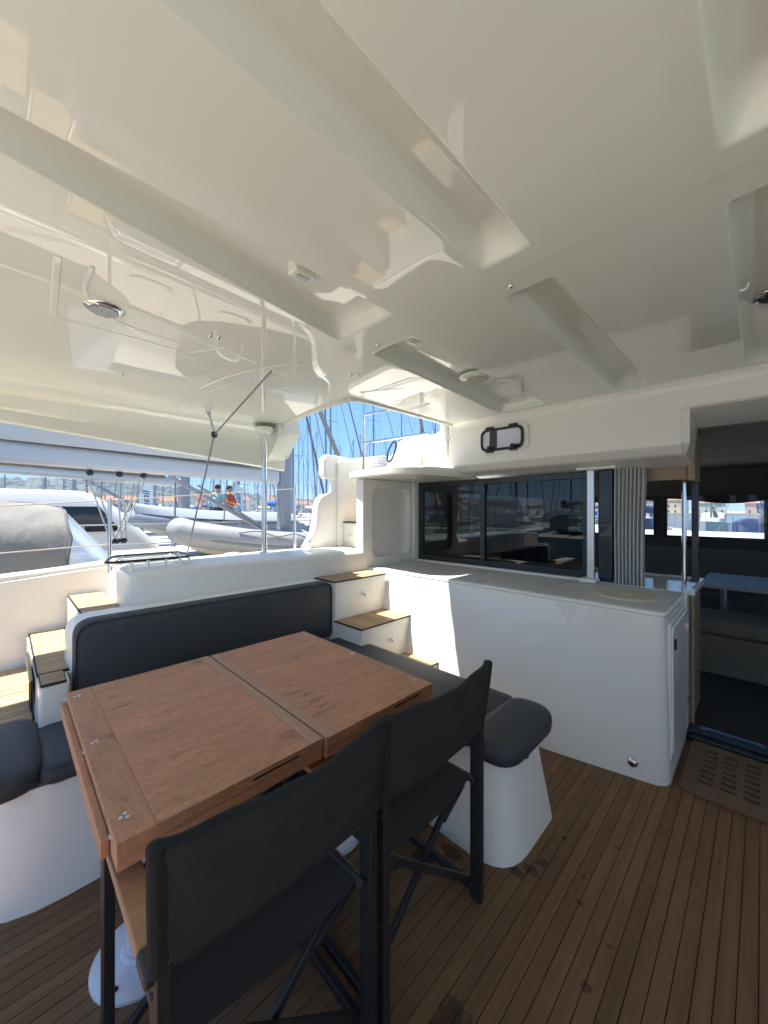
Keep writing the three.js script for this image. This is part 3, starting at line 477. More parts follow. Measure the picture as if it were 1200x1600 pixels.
  // rolled edge of the companion opening above the steps
  part('opening_edge', [tube([V(1.785, 1.93, 3.03), V(1.74, 2.08, 2.98), V(1.67, 2.165, 2.87), V(1.632, 2.19, 2.6), V(1.627, 2.205, 2.2), V(1.64, 2.21, 2.02), V(1.72, 2.215, 1.945), V(2.0, 2.215, 1.94), V(2.8, 2.215, 1.94)], .030, 90, false, 14), surf(1, 1, (a, v) => [1.615 + .12 * v, 2.19 + .26 * v, 1.93 + a * 1.17]), surf(1, 1, (a, v) => [1.61 + a * 1.24, 2.2 + .25 * v, 1.935 + .165 * v]), surf(1, 1, (a, v) => [1.62 + a * .18, 2.1 + v * .35, 3.04 + .06 * v])], M.ceiling, roof);
  part('port_corner', loft([[1.60, 2.06], [1.70, 2.09], [1.80, 2.1]].map(([x, y]) => [[x, y, 2.83], [x, y - .18, 3.02], [x, y - .2, 3.1], [x, 2.4, 3.1], [x, 2.4, 2.83]]), .4), M.ceiling, roof);
  // framed service panel let into the ceiling, its swage and the swage behind it
  const yy = (x, p) => yTop(x, p) - .003;
  const yr = (x, p) => yTop(x, p) + .0115; const rim = [[.11, 1.47], [.13, 1.93], [.62, 1.93], [.72, 1.75]].map(([x, p]) => V(x, yTop(x, p) + .004, p));
  part('panel_rim', [[0, 1], [1, 2], [2, 3]].map(([i, j]) => bar(rim[i].clone().add(V(0, .002, 0)), rim[j].clone().add(V(0, .002, 0)), .022, .016, new THREE.Vector3().crossVectors(rim[j].clone().sub(rim[i]), UPV), .005)), M.ceiling, roof);
  part('swage', [tube([V(.19, yr(0, 1.46), 1.46), V(.2, yr(0, 1.66), 1.66), V(.3, yr(0, 1.82), 1.80), V(.56, yr(0, 1.82), 1.84)], .014, 40), tube([V(.82, yr(0, 2.85), 2.85), V(.82, yr(0, 2.5), 2.5), V(.88, yr(0, 2.1), 2.1), V(1.0, yr(0, 1.75), 1.78), V(1.12, yr(0, 1.65), 1.65)], .016, 40), tube([V(.89, yr(0, 2.85), 2.85), V(.89, yr(0, 2.5), 2.5), V(.95, yr(0, 2.1), 2.13), V(1.06, yr(0, 1.75), 1.83)], .014, 40)], M.ceiling, roof);
}
// ceiling fittings
{
  const disc = (r, h) => [[.001, -h], [r * .55, -h], [r * .6, -h * .7], [r * .8, -h * .75], [r, -h * .35], [r, 0]];
  const sp = thing('ceiling_speaker', 'round off white speaker in the forward ceiling recess', 'speaker'); part('rim', latheAt(disc(.115, .022), 2.05, 2.268, 1.24), M.ceiling, sp); part('grille', latheAt([[.001, -.021], [.062, -.0225], [.066, -.018]], 2.05, 2.267, 1.24), std(lin(.45, .43, .4), { roughness: .8 }), sp);
  const s2 = thing('downlight', 'round metal downlight in the recess beside the doorway', 'light fitting'); part('bezel', latheAt(disc(.055, .016), 2.06, 2.268, -.02), M.steel, s2); part('lens', latheAt([[.001, -.016], [.024, -.018], [.03, -.014]], 2.06, 2.266, -.02), M.frame, s2);
  const s3 = thing('air_vent', 'round slatted vent in the framed ceiling panel', 'vent'); const vy = yTop(.25, 1.72); part('bezel', latheAt(disc(.062, .012), .26, vy, 1.73), M.steel, s3); for (let k = -3; k <= 3; k++) { const w = Math.sqrt(.045 ** 2 - (k * .013) ** 2); part('slat', bx(.26 - w, .26 + w, vy - .016, vy - .009, 1.73 + k * .013 - .003, 1.73 + k * .013 + .003), M.alu, s3); }
  for (const [x, p, l] of [[.70, 1.085, 'small square courtesy light at the end of the long aft ceiling recess'], [1.33, 1.15, 'small square courtesy light at the start of the forward recess']]) { const g = thing('courtesy_light', l, 'light fitting'); part('housing', bx(x - .04, x + .04, 2.225, 2.272, p - .025, p + .025, .006), M.ceiling, g); part('lens', bx(x - .022, x + .022, 2.2215, 2.2245, p - .010, p + .010), M.alu, g); }
  const screws = [[1.2, .60], [.62, 1.67], [.65, 1.66], [.44, 2.42], [1.36, 1.62], [1.39, 1.6], [1.2, 1.24]];
  for (const [x, p] of screws) single('ceiling_screw', 'small dark screw head in the cream ceiling', 'screw', latheAt([[.001, -.012], [.007, -.010], [.009, -.003], [.009, .004]], x, yTop(x, p), p, 10), M.steel, 'screws in the ceiling');
}
// ---------------------------------------------------------------- coach roof front: band over the windows, lip, door head
const bulk = struct('cabin_bulkhead', 'cream cabin front with overhanging roof band above dark window and doorway');
{
  const band = (a, b) => shapeXY([[2.80, 2.42], [2.80, 1.838], [2.812, 1.826], [2.86, 1.79], [2.88, 1.782], [3.20, 1.742], [3.20, 2.42]], a, b, .006);
  part('roof_band', band(.337, 1.985), M.gel, bulk);
  part('band_cove', surf(30, 6, (a, v) => { const an = v * H2; return [2.733 + .066 * Math.sin(an), 2.2145 - .066 * (1 - Math.cos(an)), -1.4 + a * 3.33]; }), M.gel, bulk);
  part('door_head', shapeXY([[2.80, 2.42], [2.80, 2.05], [2.815, 2.04], [3.20, 1.985], [3.20, 2.42]], -1.4, .34, .004), M.gel, bulk);
  part('band_return', loft([[2.805, 2.05, .337], [2.815, 1.845, .337], [2.875, 1.79, .36], [3.19, 1.75, .36], [3.19, 2.0, .337]].map(([x, y, p]) => [x, y, p]).reduce((acc, q) => { acc[0].push(q); acc[1].push([q[0] + .02, q[1], q[2] - .035]); return acc; }, [[], []]), .3), M.gelCool, bulk);
  // flared ledge leading round to port
  const ledge = roundPoly([[2.86, 1.90], [2.36, 1.98], [2.25, 2.14], [2.27, 2.5], [2.30, 2.76], [3.3, 2.76], [3.3, 1.90]], [.02, .15, .15, .2, .02, 0, 0]);
  part('roof_ledge', loft([lift(ledge, 1.742), lift(ledge.map((q) => [q[0] - .012, q[1]]), 1.755), lift(ledge.map((q) => [q[0] - .012, q[1]]), 1.80), lift(ledge.map((q) => [q[0] + .02, q[1]]), 1.815)], .5), M.gel, bulk);
  part('band_end', shapeXY(roundPoly([[2.84, 1.80], [3.3, 1.80], [3.3, 2.36], [2.80, 2.36], [2.80, 1.9]], [.05, 0, 0, 0, .05]), 2.0, 2.09, .02), M.gel, bulk);
  part('end_button', latheAt([[.001, 0], [.013, .003], [.014, .01]], 0, 0, 0, 14).rotateZ(H2).translate(2.80, 2.09, -1.985), M.steel, bulk);
  // wall below and beside the windows
  part('wall', [bx(3.10, 3.18, 0, .92, .345, 2.62), bx(3.10, 3.18, 0, 2.0, -2.6, -.62)], M.gelCool, bulk);
  // port return wall with an inset rounded panel
  const rect = (a, b, c, d, r) => roundPoly([[a, c], [b, c], [b, d], [a, d]], r);
  part('side_wall', shapeXY(roundPoly([[2.33, .3], [3.12, .3], [3.12, 1.741], [2.33, 1.741]], [.0, 0, 0, .03]), 2.60, 2.70, .008, [rect(2.45, 2.98, 1.0, 1.66, .1)]), M.gel, bulk);
  part('inset_panel', shapeXY(rect(2.42, 3.01, .97, 1.69, .1), 2.665, 2.695), M.gel, bulk);
  part('window_reveal', bx(3.02, 3.10, .93, 1.74, 2.575, 2.605, .012), M.gel, bulk);
  part('grab_pin', cyl(V(2.46, 1.77, 2.47), V(2.40, 1.775, 2.53), .022, .022, 16), M.gel, bulk);
}
{ // tinted sliding window
  const g = thing('sliding_window', 'wide dark tinted sliding window in black frame above the cabinet', 'window');
  const z = [3.085, 3.125];
  part('frame', [bx(...z, .925, .985, .92, 2.572, .004), bx(...z, 1.69, 1.738, .92, 2.572, .004), bx(...z, .9855, 1.6895, 2.515, 2.572, .004), bx(...z, .9855, 1.6895, .92, .965, .004)], M.frame, g);
  part('mullion', bx(3.078, 3.12, .986, 1.689, 1.79, 1.835, .004), M.frame, g);
  part('pane', bx(3.100, 3.104, .985, 1.69, 1.835, 2.516), M.glass, g); part('pane', bx(3.106, 3.11, .985, 1.69, .964, 1.79), M.glass, g);
  part('sill_track', bx(3.05, 3.085, .921, .938, .9, 2.57, .003), M.gelCool, g);
  const w = thing('window_post', 'polished upright post closing the dark sliding window', 'post'); part('post', bx(3.02, 3.06, .955, 1.742, .868, .915, .006), std(lin(.78, .78, .76), { metalness: .85, roughness: .28 }), w); part('foot', bx(2.96, 3.07, .925, .954, .84, .95, .008), M.gelCool, w); part('head_clip', bx(2.99, 3.07, 1.742, 1.765, .72, .98, .008), M.gelCool, w);
  const j = thing('door_jamb', 'black door jamb between the window post and the pleated curtain', 'door jamb'); part('jamb', bx(3.10, 3.16, .925, 1.745, .77, .862, .004), M.frame, j);
}
{ // pleated curtain and gathered sheer
  const c = thing('pleated_curtain', 'light grey pleated curtain hanging beside the galley opening', 'curtain');
  part('cloth', surf(220, 14, (a, v) => { const w = 1 + .1 * v, cx = .68; return [3.135 + .03 * Math.sin(a * 9 * 6.283) + .004 * Math.sin(v * 7), .90 + v * .86, cx + (a - .5) * .20 * w + .003 * Math.sin(v * 5)]; }), M.curtain, c);
  const s = thing('sheer_curtain', 'pale tied sheer curtain behind the tinted window pane', 'curtain');
  part('cloth', surf(120, 30, (a, v) => { const y = 1.0 + v * .69, w = .07 + .23 * Math.pow(Math.abs(v - .36) / .64, 1.3); return [3.24 + .018 * Math.sin(a * 9 * 6.283), y, 2.25 + (a - .5) * w * 2 * .55 + .07 * Math.abs(v - .36)]; }), M.sheer, s);
  part('tie_band', bx(3.21, 3.27, 1.23, 1.27, 2.20, 2.30, .01), M.curtain, s);
}
{ // opening portlight
  const g = thing('portlight', 'small rectangular portlight with black frame and clasps in the cream band', 'portlight');
  const rect = (w, h, r) => roundPoly([[1.463 - w, 2.015 - h], [1.463 + w, 2.015 - h], [1.463 + w, 2.015 + h], [1.463 - w, 2.015 + h]], r);
  part('bezel', shapePY(rect(.215, .115, .075), 2.784, 2.80, .004, [rect(.17, .078, .05)]), M.gel, g);
  part('frame', shapePY(rect(.182, .09, .06), 2.768, 2.785, .003, [rect(.162, .07, .045)]), M.plastic, g);
  part('pane', shapePY(rect(.163, .071, .045), 2.776, 2.78), phy(lin(.62, .64, .74), { roughness: .15, clearcoat: 1 }), g);
  part('dark_print', shapePY([[1.50, 1.95], [1.57, 1.945], [1.565, 2.084], [1.50, 2.084]], 2.7745, 2.7758), M.frame, g);
  for (const p of [1.36, 1.56]) { part('hinge', bx(2.755, 2.78, 2.092, 2.118, p - .035, p + .035, .006), M.plastic, g); part('clasp', [bx(2.755, 2.78, 1.912, 1.936, p - .032, p + .032, .006), bx(2.748, 2.768, 1.942, 1.956, p - .045, p + .02, .004), cyl(V(2.745, 1.95, p), V(2.775, 1.95, p), .014)], M.plastic, g); }
}
// ---------------------------------------------------------------- coaming, side deck, aft steps
{
  const g = struct('coaming', 'white moulded port coaming with rounded edges beside the seat');
  const sec = (x, e) => { const y = 1.09, r = .045; return [[x, .3, 2.60], [x, y - r, 2.60 + e], [x, y - r * .4, 2.608 + e], [x, y - .006, 2.628 + e], [x, y, 2.66 + e], [x, y + .004, 2.9], [x, y, 3.10], [x, y - .03, 3.15], [x, .3, 3.16]]; };
  part('coaming_body', loft([sec(.50, .03).map((q) => [q[0] - (q[1] < .5 ? .04 : 0), q[1] > .6 ? q[1] - .06 : q[1], q[2]]), sec(.515, .012).map((q) => [q[0], q[1] > .6 ? q[1] - .018 : q[1], q[2]]), sec(.56, 0), sec(1.3, 0), sec(2.325, 0)], .75), M.gel, g);
  part('side_deck', [bx(2.33, 9, .3, 1.08, 2.705, 3.4, .02), bx(-1.6, .6, -1, .30, 2.3, 3.45)], M.gel, g);
  part('bulwark', [shapeXY([[-1.8, .2], [.62, .2], [.62, 1.05], [-.02, 1.0], [-1.8, .93]], 3.37, 3.45, .012)], M.gel, g);
  part('cap_rail', tube([V(-1.8, .945, 3.41), V(-.02, 1.013, 3.41), V(.62, 1.062, 3.41)], .032, 20), M.gel, g);
  part('topside', [bx(-3.5, 9, -1.4, .29, 3.2, 3.44)], M.gel, g);
}
function teakTread(parent, x0, x1, p0, p1, y, along, nSl, trimW = .008) {   // moulded base trim + one strip of teak per mesh
  part('tread_trim', bx(x0, x1, y - .012, y - .003, p0, p1, .003), M.trim, parent);
  const n = nSl; for (let i = 0; i < n; i++) {
    const t = (k) => k, gap = .0022; let g;
    if (along === 'x') { const a = p0 + trimW + (p1 - p0 - 2 * trimW) * i / n, b = p0 + trimW + (p1 - p0 - 2 * trimW) * (i + 1) / n; g = bx(x0 + trimW, x1 - trimW, y - .008, y, a + gap, b - gap); metricUV(g, false, rnd() * 5, rnd() * 5); }
    else { const a = x0 + trimW + (x1 - x0 - 2 * trimW) * i / n, b = x0 + trimW + (x1 - x0 - 2 * trimW) * (i + 1) / n; g = bx(a + gap, b - gap, y - .008, y, p0 + trimW, p1 - trimW); metricUV(g, true, rnd() * 5, rnd() * 5); }
    part('teak_strip', g, M.tread[Math.floor(rnd() * 3)], parent);
  }
}
{
  const g = thing('aft_steps', 'sunlit white aft steps with pale teak treads up to the side deck', 'steps');
  part('platform_base', bx(-1.6, .13, .2, .437, 2.44, 3.36, .01), M.gel, g); teakTread(g, -1.58, .10, 2.47, 3.35, .449, 'x', 19);
  part('riser_box', loft([lift(roundPoly([[.10, 2.275], [.215, 2.275], [.215, 2.44], [.32, 2.44], [.32, 3.36], [.085, 3.36]], .02), .2), lift(roundPoly([[.108, 2.285], [.215, 2.285], [.215, 2.44], [.32, 2.44], [.32, 3.36], [.095, 3.36]], .02), .645)], .5), M.gel, g); teakTread(g, .105, .285, 2.455, 3.34, .659, 'x', 19); teakTread(g, .112, .205, 2.30, 2.4545, .659, 'x', 3, .004);
  part('riser_box', bx(.295, .52, .3, .856, 2.62, 3.36, .012), M.gel, g); teakTread(g, .30, .50, 2.66, 3.34, .869, 'x', 14);
  const h = part('locker_door', bx(.086, .096, .475, .625, 2.50, 3.02, .003), M.frame, g); part('mirror_face', bx(.081, .085, .485, .615, 2.515, 3.005), std(lin(.6, .55, .45), { metalness: .9, roughness: .1 }), h);
}
{ // port steps up to the flybridge
  const g = thing('port_steps', 'white moulded steps with teak treads and drawer knobs beside the cabinet', 'steps');
  const st = [[1.80, 2.36, .885, 2.335, 2.62], [1.80, 2.35, .585, 2.03, 2.345], [1.80, 2.34, .30, 1.72, 2.04]];
  for (const [x0, x1, y, p0, p1] of st) {
    part('riser_box', loft([lift(roundPoly([[x0 - .005, p0 - .008], [x1, p0 - .008], [x1, p1], [x0 - .005, p1]], .014), 0), lift(roundPoly([[x0, p0], [x1, p0], [x1, p1], [x0, p1]], .014), y)], .5), M.gel, g);
    teakTread(g, x0 - .008, x1 + .004, p0 - .01, p1 - .004, y + .014, 'p', 10);
    part('drawer_knob', latheAt([[.001, -.022], [.012, -.021], [.014, -.012], [.007, -.008], [.007, 0]], 0, 0, 0, 16).rotateX(-H2).translate(x0 + .30, y - .13, -(p0 - .008)), M.steel, g);
  }
}
{ // helm steps and their moulded outer wall
  const g = thing('helm_stairs', 'white moulded helm stairs rising beyond the coaming with stepped side wall', 'stairs');
  const o = [[1.95, 1.07], [1.99, 1.12], [2.06, 1.22], [2.096, 1.34], [2.111, 1.50], [2.135, 1.56], [2.185, 1.60], [2.262, 1.613], [2.309, 1.634], [2.317, 1.755], [2.205, 1.761], [2.178, 1.80], [2.183, 1.945], [2.225, 1.994], [2.366, 1.993], [2.52, 1.98], [2.70, 2.01], [3.0, 2.06], [3.5, 2.06], [3.5, 1.07]];
  part('side_wall', shapeXY(o, 3.0, 3.10, .018), M.gel, g);
  part('wall_step', shapeXY([[2.33, 1.09], [2.33, 1.92], [2.36, 1.95], [3.3, 1.95], [3.3, 1.09]], 2.975, 3.003, .008), M.gel, g);
  part('riser_box', bx(2.40, 2.70, 1.085, 1.325, 2.705, 2.975, .01), M.gel, g); teakTread(g, 2.39, 2.70, 2.705, 2.972, 1.338, 'p', 5);
  part('riser_box', bx(2.70, 3.05, 1.085, 1.575, 2.705, 2.974, .01), M.gel, g); teakTread(g, 2.69, 3.05, 2.705, 2.972, 1.588, 'p', 6);
  part('drawer_knob', latheAt([[.001, -.018], [.01, -.017], [.011, -.01], [.006, 0]], 0, 0, 0, 14).rotateZ(-H2).translate(2.40, 1.20, -2.86), M.steel, g);
}
{ // stainless rail at the top of the steps, canvas bag, loop
  const g = thing('guard_railing', 'polished stainless railing with two bars above the steps', 'railing');
  part('upright', tube([V(2.385, 1.81, 2.655), V(2.385, 2.3, 2.65), V(2.39, 2.52, 2.64), V(2.42, 2.7, 2.60)], .0125, 30), M.steel, g);
  part('rail', cyl(V(2.385, 2.345, 2.65), V(2.46, 2.345, 2.02), .0115), M.steel, g); part('rail', cyl(V(2.385, 2.08, 2.65), V(2.455, 2.08, 1.93), .0115), M.steel, g);
  part('foot_plate', latheAt([[.001, .012], [.026, .01], [.03, 0]], 2.385, 1.812, 2.655, 16), M.steel, g);
  const c = thing('canvas_cover', 'sunlit white crumpled canvas cover behind the railing', 'canvas cover');
  part('canvas', surf(60, 30, (a, v) => { const p = 2.86 - a * .9, wr = .012 * Math.sin(a * 31 + v * 7) + .01 * Math.sin(v * 23 - a * 14) + .025 * fbm(a, v, 6, 6, 160, 4); const top = 2.0 + .2 * sm(a * 4.2) + .012 * Math.sin(a * 18); return [2.86 + wr + .16 * v * v, 1.80 + (top - 1.80) * Math.sin(Math.min(1, v * 1.3) * H2), p]; }), M.canvas, c);
  part('pocket', surf(30, 20, (a, v) => { const p = 2.60 - a * .25, wr = .014 * Math.sin(a * 11 + v * 5) + .02 * fbm(a, v, 5, 5, 170, 4); return [2.83 + wr - .03 * Math.sin(a * Math.PI) * Math.sin(v * Math.PI), 1.83 + v * .31 - .02 * Math.sin(a * 3.1), p + .05 * (v - .5)]; }), std(lin(.68, .64, .54), { roughness: .95 }), c);
  const l = thing('rope_loop', 'black rope loop hanging on the white canvas', 'rope'); part('loop', tube([V(2.79, 2.14, 2.66), V(2.79, 2.05, 2.73), V(2.79, 1.96, 2.74), V(2.79, 1.955, 2.69), V(2.79, 2.03, 2.64), V(2.79, 2.12, 2.62)], .009, 50, true), M.darkRope, l);
  const b = thing('stay_post', 'slanting grey alloy stay rising above the helm stairs', 'stay'); part('post', cyl(V(2.95, 1.9, 3.62), V(2.35, 3.0, 3.62), .026, .026, 12), W.grey, b);
  const b2 = thing('awning_post', 'pale slanting awning post above the canvas cover', 'post'); part('post', cyl(V(4.2, 2.3, 3.0), V(4.0, 3.4, 3.1), .05, .05, 12), W.mast, b2);
}
// stainless pillar, stanchion, lifelines, tray rail
{
  const g = thing('roof_pillar', 'polished stainless pillar from the coaming to the hardtop', 'pillar');
  part('tube', cyl(V(1.516, 1.09, 2.916), V(1.516, 2.09, 2.916), .0215, .0215, 24), M.steel, g);
  part('collar', latheAt([[.022, -.005], [.05, .0], [.068, .012], [.075, .03], [.075, .05]], 1.516, 2.08, 2.916), M.ceiling, g); part('foot', latheAt([[.022, .014], [.036, .01], [.04, 0]], 1.516, 1.093, 2.916), M.steel, g);
  const s = thing('stanchion', 'slim stainless stanchion at the aft end of the coaming', 'stanchion'); part('post', cyl(V(.50, 1.03, 3.12), V(.50, 1.52, 3.12), .0125), M.steel, s); part('cap', new THREE.SphereGeometry(.014, 12, 8).translate(.5, 1.522, -3.12), M.steel, s);
  const s2 = thing('stanchion', 'slim stainless stanchion beside the helm stairs', 'stanchion'); part('post', cyl(V(1.93, 1.08, 3.12), V(1.93, 1.66, 3.12), .0125), M.steel, s2);
  const wire = (l, a, b) => single('lifeline', l, 'lifeline', cyl(a, b, .0042, .0042, 6), M.rope, 'lifelines along the port side');
  wire('pale upper lifeline running aft from the stanchion', V(.5, 1.515, 3.12), V(-2.2, 1.30, 3.3)); wire('pale lower lifeline running aft from the stanchion', V(.5, 1.22, 3.12), V(-2.2, 1.10, 3.3)); wire('pale upper lifeline between the two stanchions', V(.5, 1.515, 3.12), V(1.93, 1.65, 3.12));
  const t = thing('tray_rail', 'low black and steel fiddle rail on top of the coaming', 'rail');
  const o = [[.40, 2.67], [.87, 2.67], [.90, 3.03], [.50, 3.03]], y = 1.145;
  const ring = roundPoly(o, .06).map((q) => V(q[0], y, q[1])); part('top_rail', tube(ring, .0075, 90, true, 8, 0), M.plastic, t);
  part('inner_rail', tube(roundPoly(o.map(([x, p]) => [.66 + (x - .66) * .8, 2.86 + (p - 2.86) * .75]), .05).map((q) => V(q[0], y - .012, q[1])), .006, 90, true, 8, 0), M.steel, t);
  part('tray', bx(.53, .84, 1.118, 1.124, 2.74, 2.98, .002), M.clear, t);
  for (const [x, p] of [[.535, 2.672], [.62, 2.67], [.72, 2.67], [.80, 2.67], [.86, 2.69], [.89, 3.0], [.55, 3.02]]) part('leg', cyl(V(x, 1.03, p), V(x, y, p), .0085), M.steel, t);
}
{ // sheet with block and spring hanging from the ceiling
  const g = thing('sheet_rope', 'grey rope through a black block hanging from the port ceiling', 'rope');
  const blk = V(1.03, 1.975, 2.70);
  part('shackle', [tube([V(.975, yTop(1, 2.7), 2.71), V(.98, 2.115, 2.70), V(1.0, 2.115, 2.7), V(1.005, yTop(1, 2.7), 2.69)], .007, 20), cyl(V(.985, 2.118, 2.70), V(1.0, 2.12, 2.70), .011)], M.steel, g);
  part('spring', [tube([...Array(60)].map((_, i) => { const t = i / 59; return V(.993 + .03 * t + .009 * Math.cos(i * 1.3), 2.115 - .11 * t, 2.70 + .009 * Math.sin(i * 1.3)); }), .003, 300, false, 5), cyl(V(.993, 2.115, 2.7), V(1.023, 2.0, 2.7), .006)], M.steel, g);
  part('block', latheAt([[.001, -.013], [.02, -.013], [.024, -.006], [.018, 0], [.024, .006], [.02, .013], [.001, .013]], 0, 0, 0, 20).rotateX(H2).rotateY(.75).translate(blk.x, blk.y, blk.z), M.plastic, g);
  part('rope', [cyl(blk, V(.975, 2.17, 1.80), .0055, .0055, 8), cyl(blk, V(.957, 1.09, 3.05), .0055, .0055, 8)], M.wireGrey = std(lin(.28, .28, .27), { roughness: .8 }), g);
}
// ---------------------------------------------------------------- settee: base, cushions, backrest
{
  const g = thing('settee_base', 'white moulded L shaped settee base around the table', 'settee');
  part('port_base', loft([lift(roundPoly([[-.13, 1.85], [1.44, 1.85], [1.44, 2.45], [-.13, 2.45]], [.30, 0, 0, .02]), 0), lift(roundPoly([[-.07, 1.93], [1.44, 1.93], [1.44, 2.45], [-.07, 2.45]], [.22, 0, 0, .02]), .40)], .6), M.gelCool, g);
  part('forward_base', loft([lift(roundPoly([[1.385, .70], [1.875, .70], [1.875, 2.02], [1.385, 2.02]], [.17, .08, 0, 0]), 0), lift(roundPoly([[1.45, .765], [1.835, .765], [1.835, 2.02], [1.45, 2.02]], [.15, .08, 0, 0]), .40)], .6), M.gelCool, g);
  part('locker_lid', shapePY(roundPoly([[1.18, .27], [1.52, .27], [1.52, .39], [1.18, .39]], .02), 1.42, 1.432, .003), M.gel, g);
  part('drain_plug', latheAt([[.001, .006], [.018, .005], [.02, 0]], 0, 0, 0, 16).rotateX(H2).translate(1.67, .345, -.756), M.plastic, g);
  part('back_shell', loft([roundPoly([[.238, .38], [1.797, .38], [1.797, .884], [.238, .884]], [0, 0, .05, .09]).map((q) => [q[0], q[1], 2.43]), roundPoly([[.228, .38], [1.799, .38], [1.799, .892], [.228, .892]], [0, 0, .05, .1]).map((q) => [q[0], q[1], 2.455]), roundPoly([[.222, .38], [1.80, .38], [1.80, .893], [.222, .893]], [0, 0, .05, .1]).map((q) => [q[0], q[1], 2.61])], .6), M.gelCool, g);
  const pad = (x0, x1, p0, p1, y0, y1, r, b = .022) => { const ring = (y, k) => lift(roundPoly([[x0 + k, p0 + k], [x1 - k, p0 + k], [x1 - k, p1 - k], [x0 + k, p1 - k]], r), y); return loft([ring(y0, b * .8), ring(y0 + .012, b * .2), ring(y0 + (y1 - y0) * .45, 0), ring(y1 - b, b * .15), ring(y1 - b * .35, b * .7), ring(y1, b * 2.2)], 1.2); };
  const c1 = thing('seat_cushion', 'charcoal vinyl cushion on the forward bench with thick rolled end', 'cushion'); part('seat_pad', pad(1.41, 1.905, .91, 2.33, .40, .478, .05), M.vinyl, c1); part('piping', tube(roundPoly([[1.418, .918], [1.897, .918], [1.897, 2.322], [1.418, 2.322]], .05).map((q) => V(q[0], .4635, q[1])), .0035, 160, true, 6, 0), M.vinyl, c1); part('end_roll', pad(1.395, 1.89, .695, .93, .402, .500, .12, .024), M.vinyl, c1);
  const c2 = thing('seat_cushion', 'charcoal vinyl cushion on the port bench below the backrest', 'cushion'); part('seat_pad', pad(.09, 1.41, 1.90, 2.36, .40, .482, .05), M.vinyl, c2); part('piping', tube(roundPoly([[.098, 1.908], [1.402, 1.908], [1.402, 2.352], [.098, 2.352]], .05).map((q) => V(q[0], .4675, q[1])), .0035, 160, true, 6, 0), M.vinyl, c2); part('end_roll', pad(-.115, .11, 1.895, 2.44, .402, .498, .17, .026), M.vinyl, c2);
  const c3 = thing('backrest_cushion', 'long charcoal vinyl backrest along the port coaming', 'cushion');
  const br = (p, k) => roundPoly([[.236 + k, .47 + k], [1.796 - k, .47 + k], [1.796 - k, .898 - k], [.236 + k, .898 - k]], [.04, .04, .06, .09]).map((q) => [q[0], q[1], p]);
  part('pad', loft([br(2.355, .05), br(2.36, .025), br(2.372, .006), br(2.40, 0), br(2.455, 0)], 1.2), M.vinyl, c3); part('piping', tube(br(2.366, .008).map((q) => V(...q)), .0035, 160, true, 6, 0), M.vinyl, c3);
}
// ---------------------------------------------------------------- cabinet with work top
{
  const g = thing('galley_cabinet', 'large white moulded cabinet with grey work top below the window', 'cabinet');
  const base = roundPoly([[2.435, .345], [3.09, .345], [3.09, 2.34], [2.15, 2.34], [2.30, 1.0]], [.075, .01, 0, 0, .3]), top = roundPoly([[2.395, .36], [3.09, .36], [3.09, 2.60], [2.385, 2.60], [2.39, 1.0]], [.05, .01, 0, 0, .3]);
  const mix = (t) => base.map((q, i) => { const e = top[i]; return [q[0] + (e[0] - q[0]) * t, q[1] + (e[1] - q[1]) * t]; });
  part('body', loft([lift(mix(0), 0), lift(mix(.25), .22), lift(mix(.5), .45), lift(mix(.8), .72), lift(mix(1), .885), lift(mix(1).map((q) => [q[0] + .012, q[1] + (q[1] < 1 ? .008 : 0)]), .90)], .6), M.gelCool, g);
  const tp = (a, b) => roundPoly([[2.41, a], [3.075, a], [3.075, b], [2.41, b]], .012);
  for (const [a, b] of [[.372, 1.02], [1.026, 1.66], [1.666, 2.59]]) { const l = part('lid', loft([lift(tp(a, b), .898), lift(tp(a, b), .917), lift(tp(a, b).map((q) => [q[0] + (2.74 - q[0]) * .012, q[1]]), .921)], .5), M.cabinetTop, g);
    for (const p of [a + .12, b - .12]) part('hinge', bx(3.0, 3.02, .921, .927, p - .03, p + .03, .002), M.steel, l); }
  for (const p of [1.45, 1.95]) part('lid_latch', bx(2.425, 2.44, .9215, .9275, p - .025, p + .025, .002), M.steel, g);
  part('nosing', tube([V(2.405, .905, 2.59), V(2.405, .905, 1.4), V(2.407, .905, .375), V(2.42, .905, .362), V(3.08, .905, .362)], .013, 60, false, 8, 0), M.gelCool, g);
  const bk = part('round_lid', latheAt([[.001, .008], [.14, .008], [.150, .011], [.158, .009], [.162, 0]], 2.715, .9215, .60, 48), M.cream, g); part('lid_grip', bx(2.70, 2.73, .929, .938, .57, .63, .006), M.cream, bk);
  const d = part('side_door', shapeXY(roundPoly([[2.53, .13], [3.02, .19], [3.0, .82], [2.50, .82]], .03), .336, .352, .004), M.gelCool, g); part('door_frame', shapeXY(roundPoly([[2.505, .10], [3.04, .165], [3.02, .85], [2.475, .85]], .04), .342, .3585, .004, [roundPoly([[2.535, .135], [3.015, .195], [2.995, .815], [2.505, .815]], .03)]), M.gelCool, d); part('door_latch', bx(2.53, 2.55, .70, .76, .325, .336, .006), M.plastic, d);
  for (const y of [.28, .72]) part('hinge', bx(3.0, 3.02, y - .025, y + .025, .325, .34, .003), M.steel, d);
  const sk = part('shower_socket', latheAt([[.001, -.016], [.012, -.018], [.02, -.012], [.026, -.004], [.028, 0]], 0, 0, 0, 24).rotateZ(-H2).translate(2.40, .085, -.50), M.steel, g); part('socket_core', latheAt([[.001, -.02], [.009, -.021], [.010, -.01]], 0, 0, 0, 16).rotateZ(-H2).translate(2.40, .085, -.50), M.plastic, sk);
}
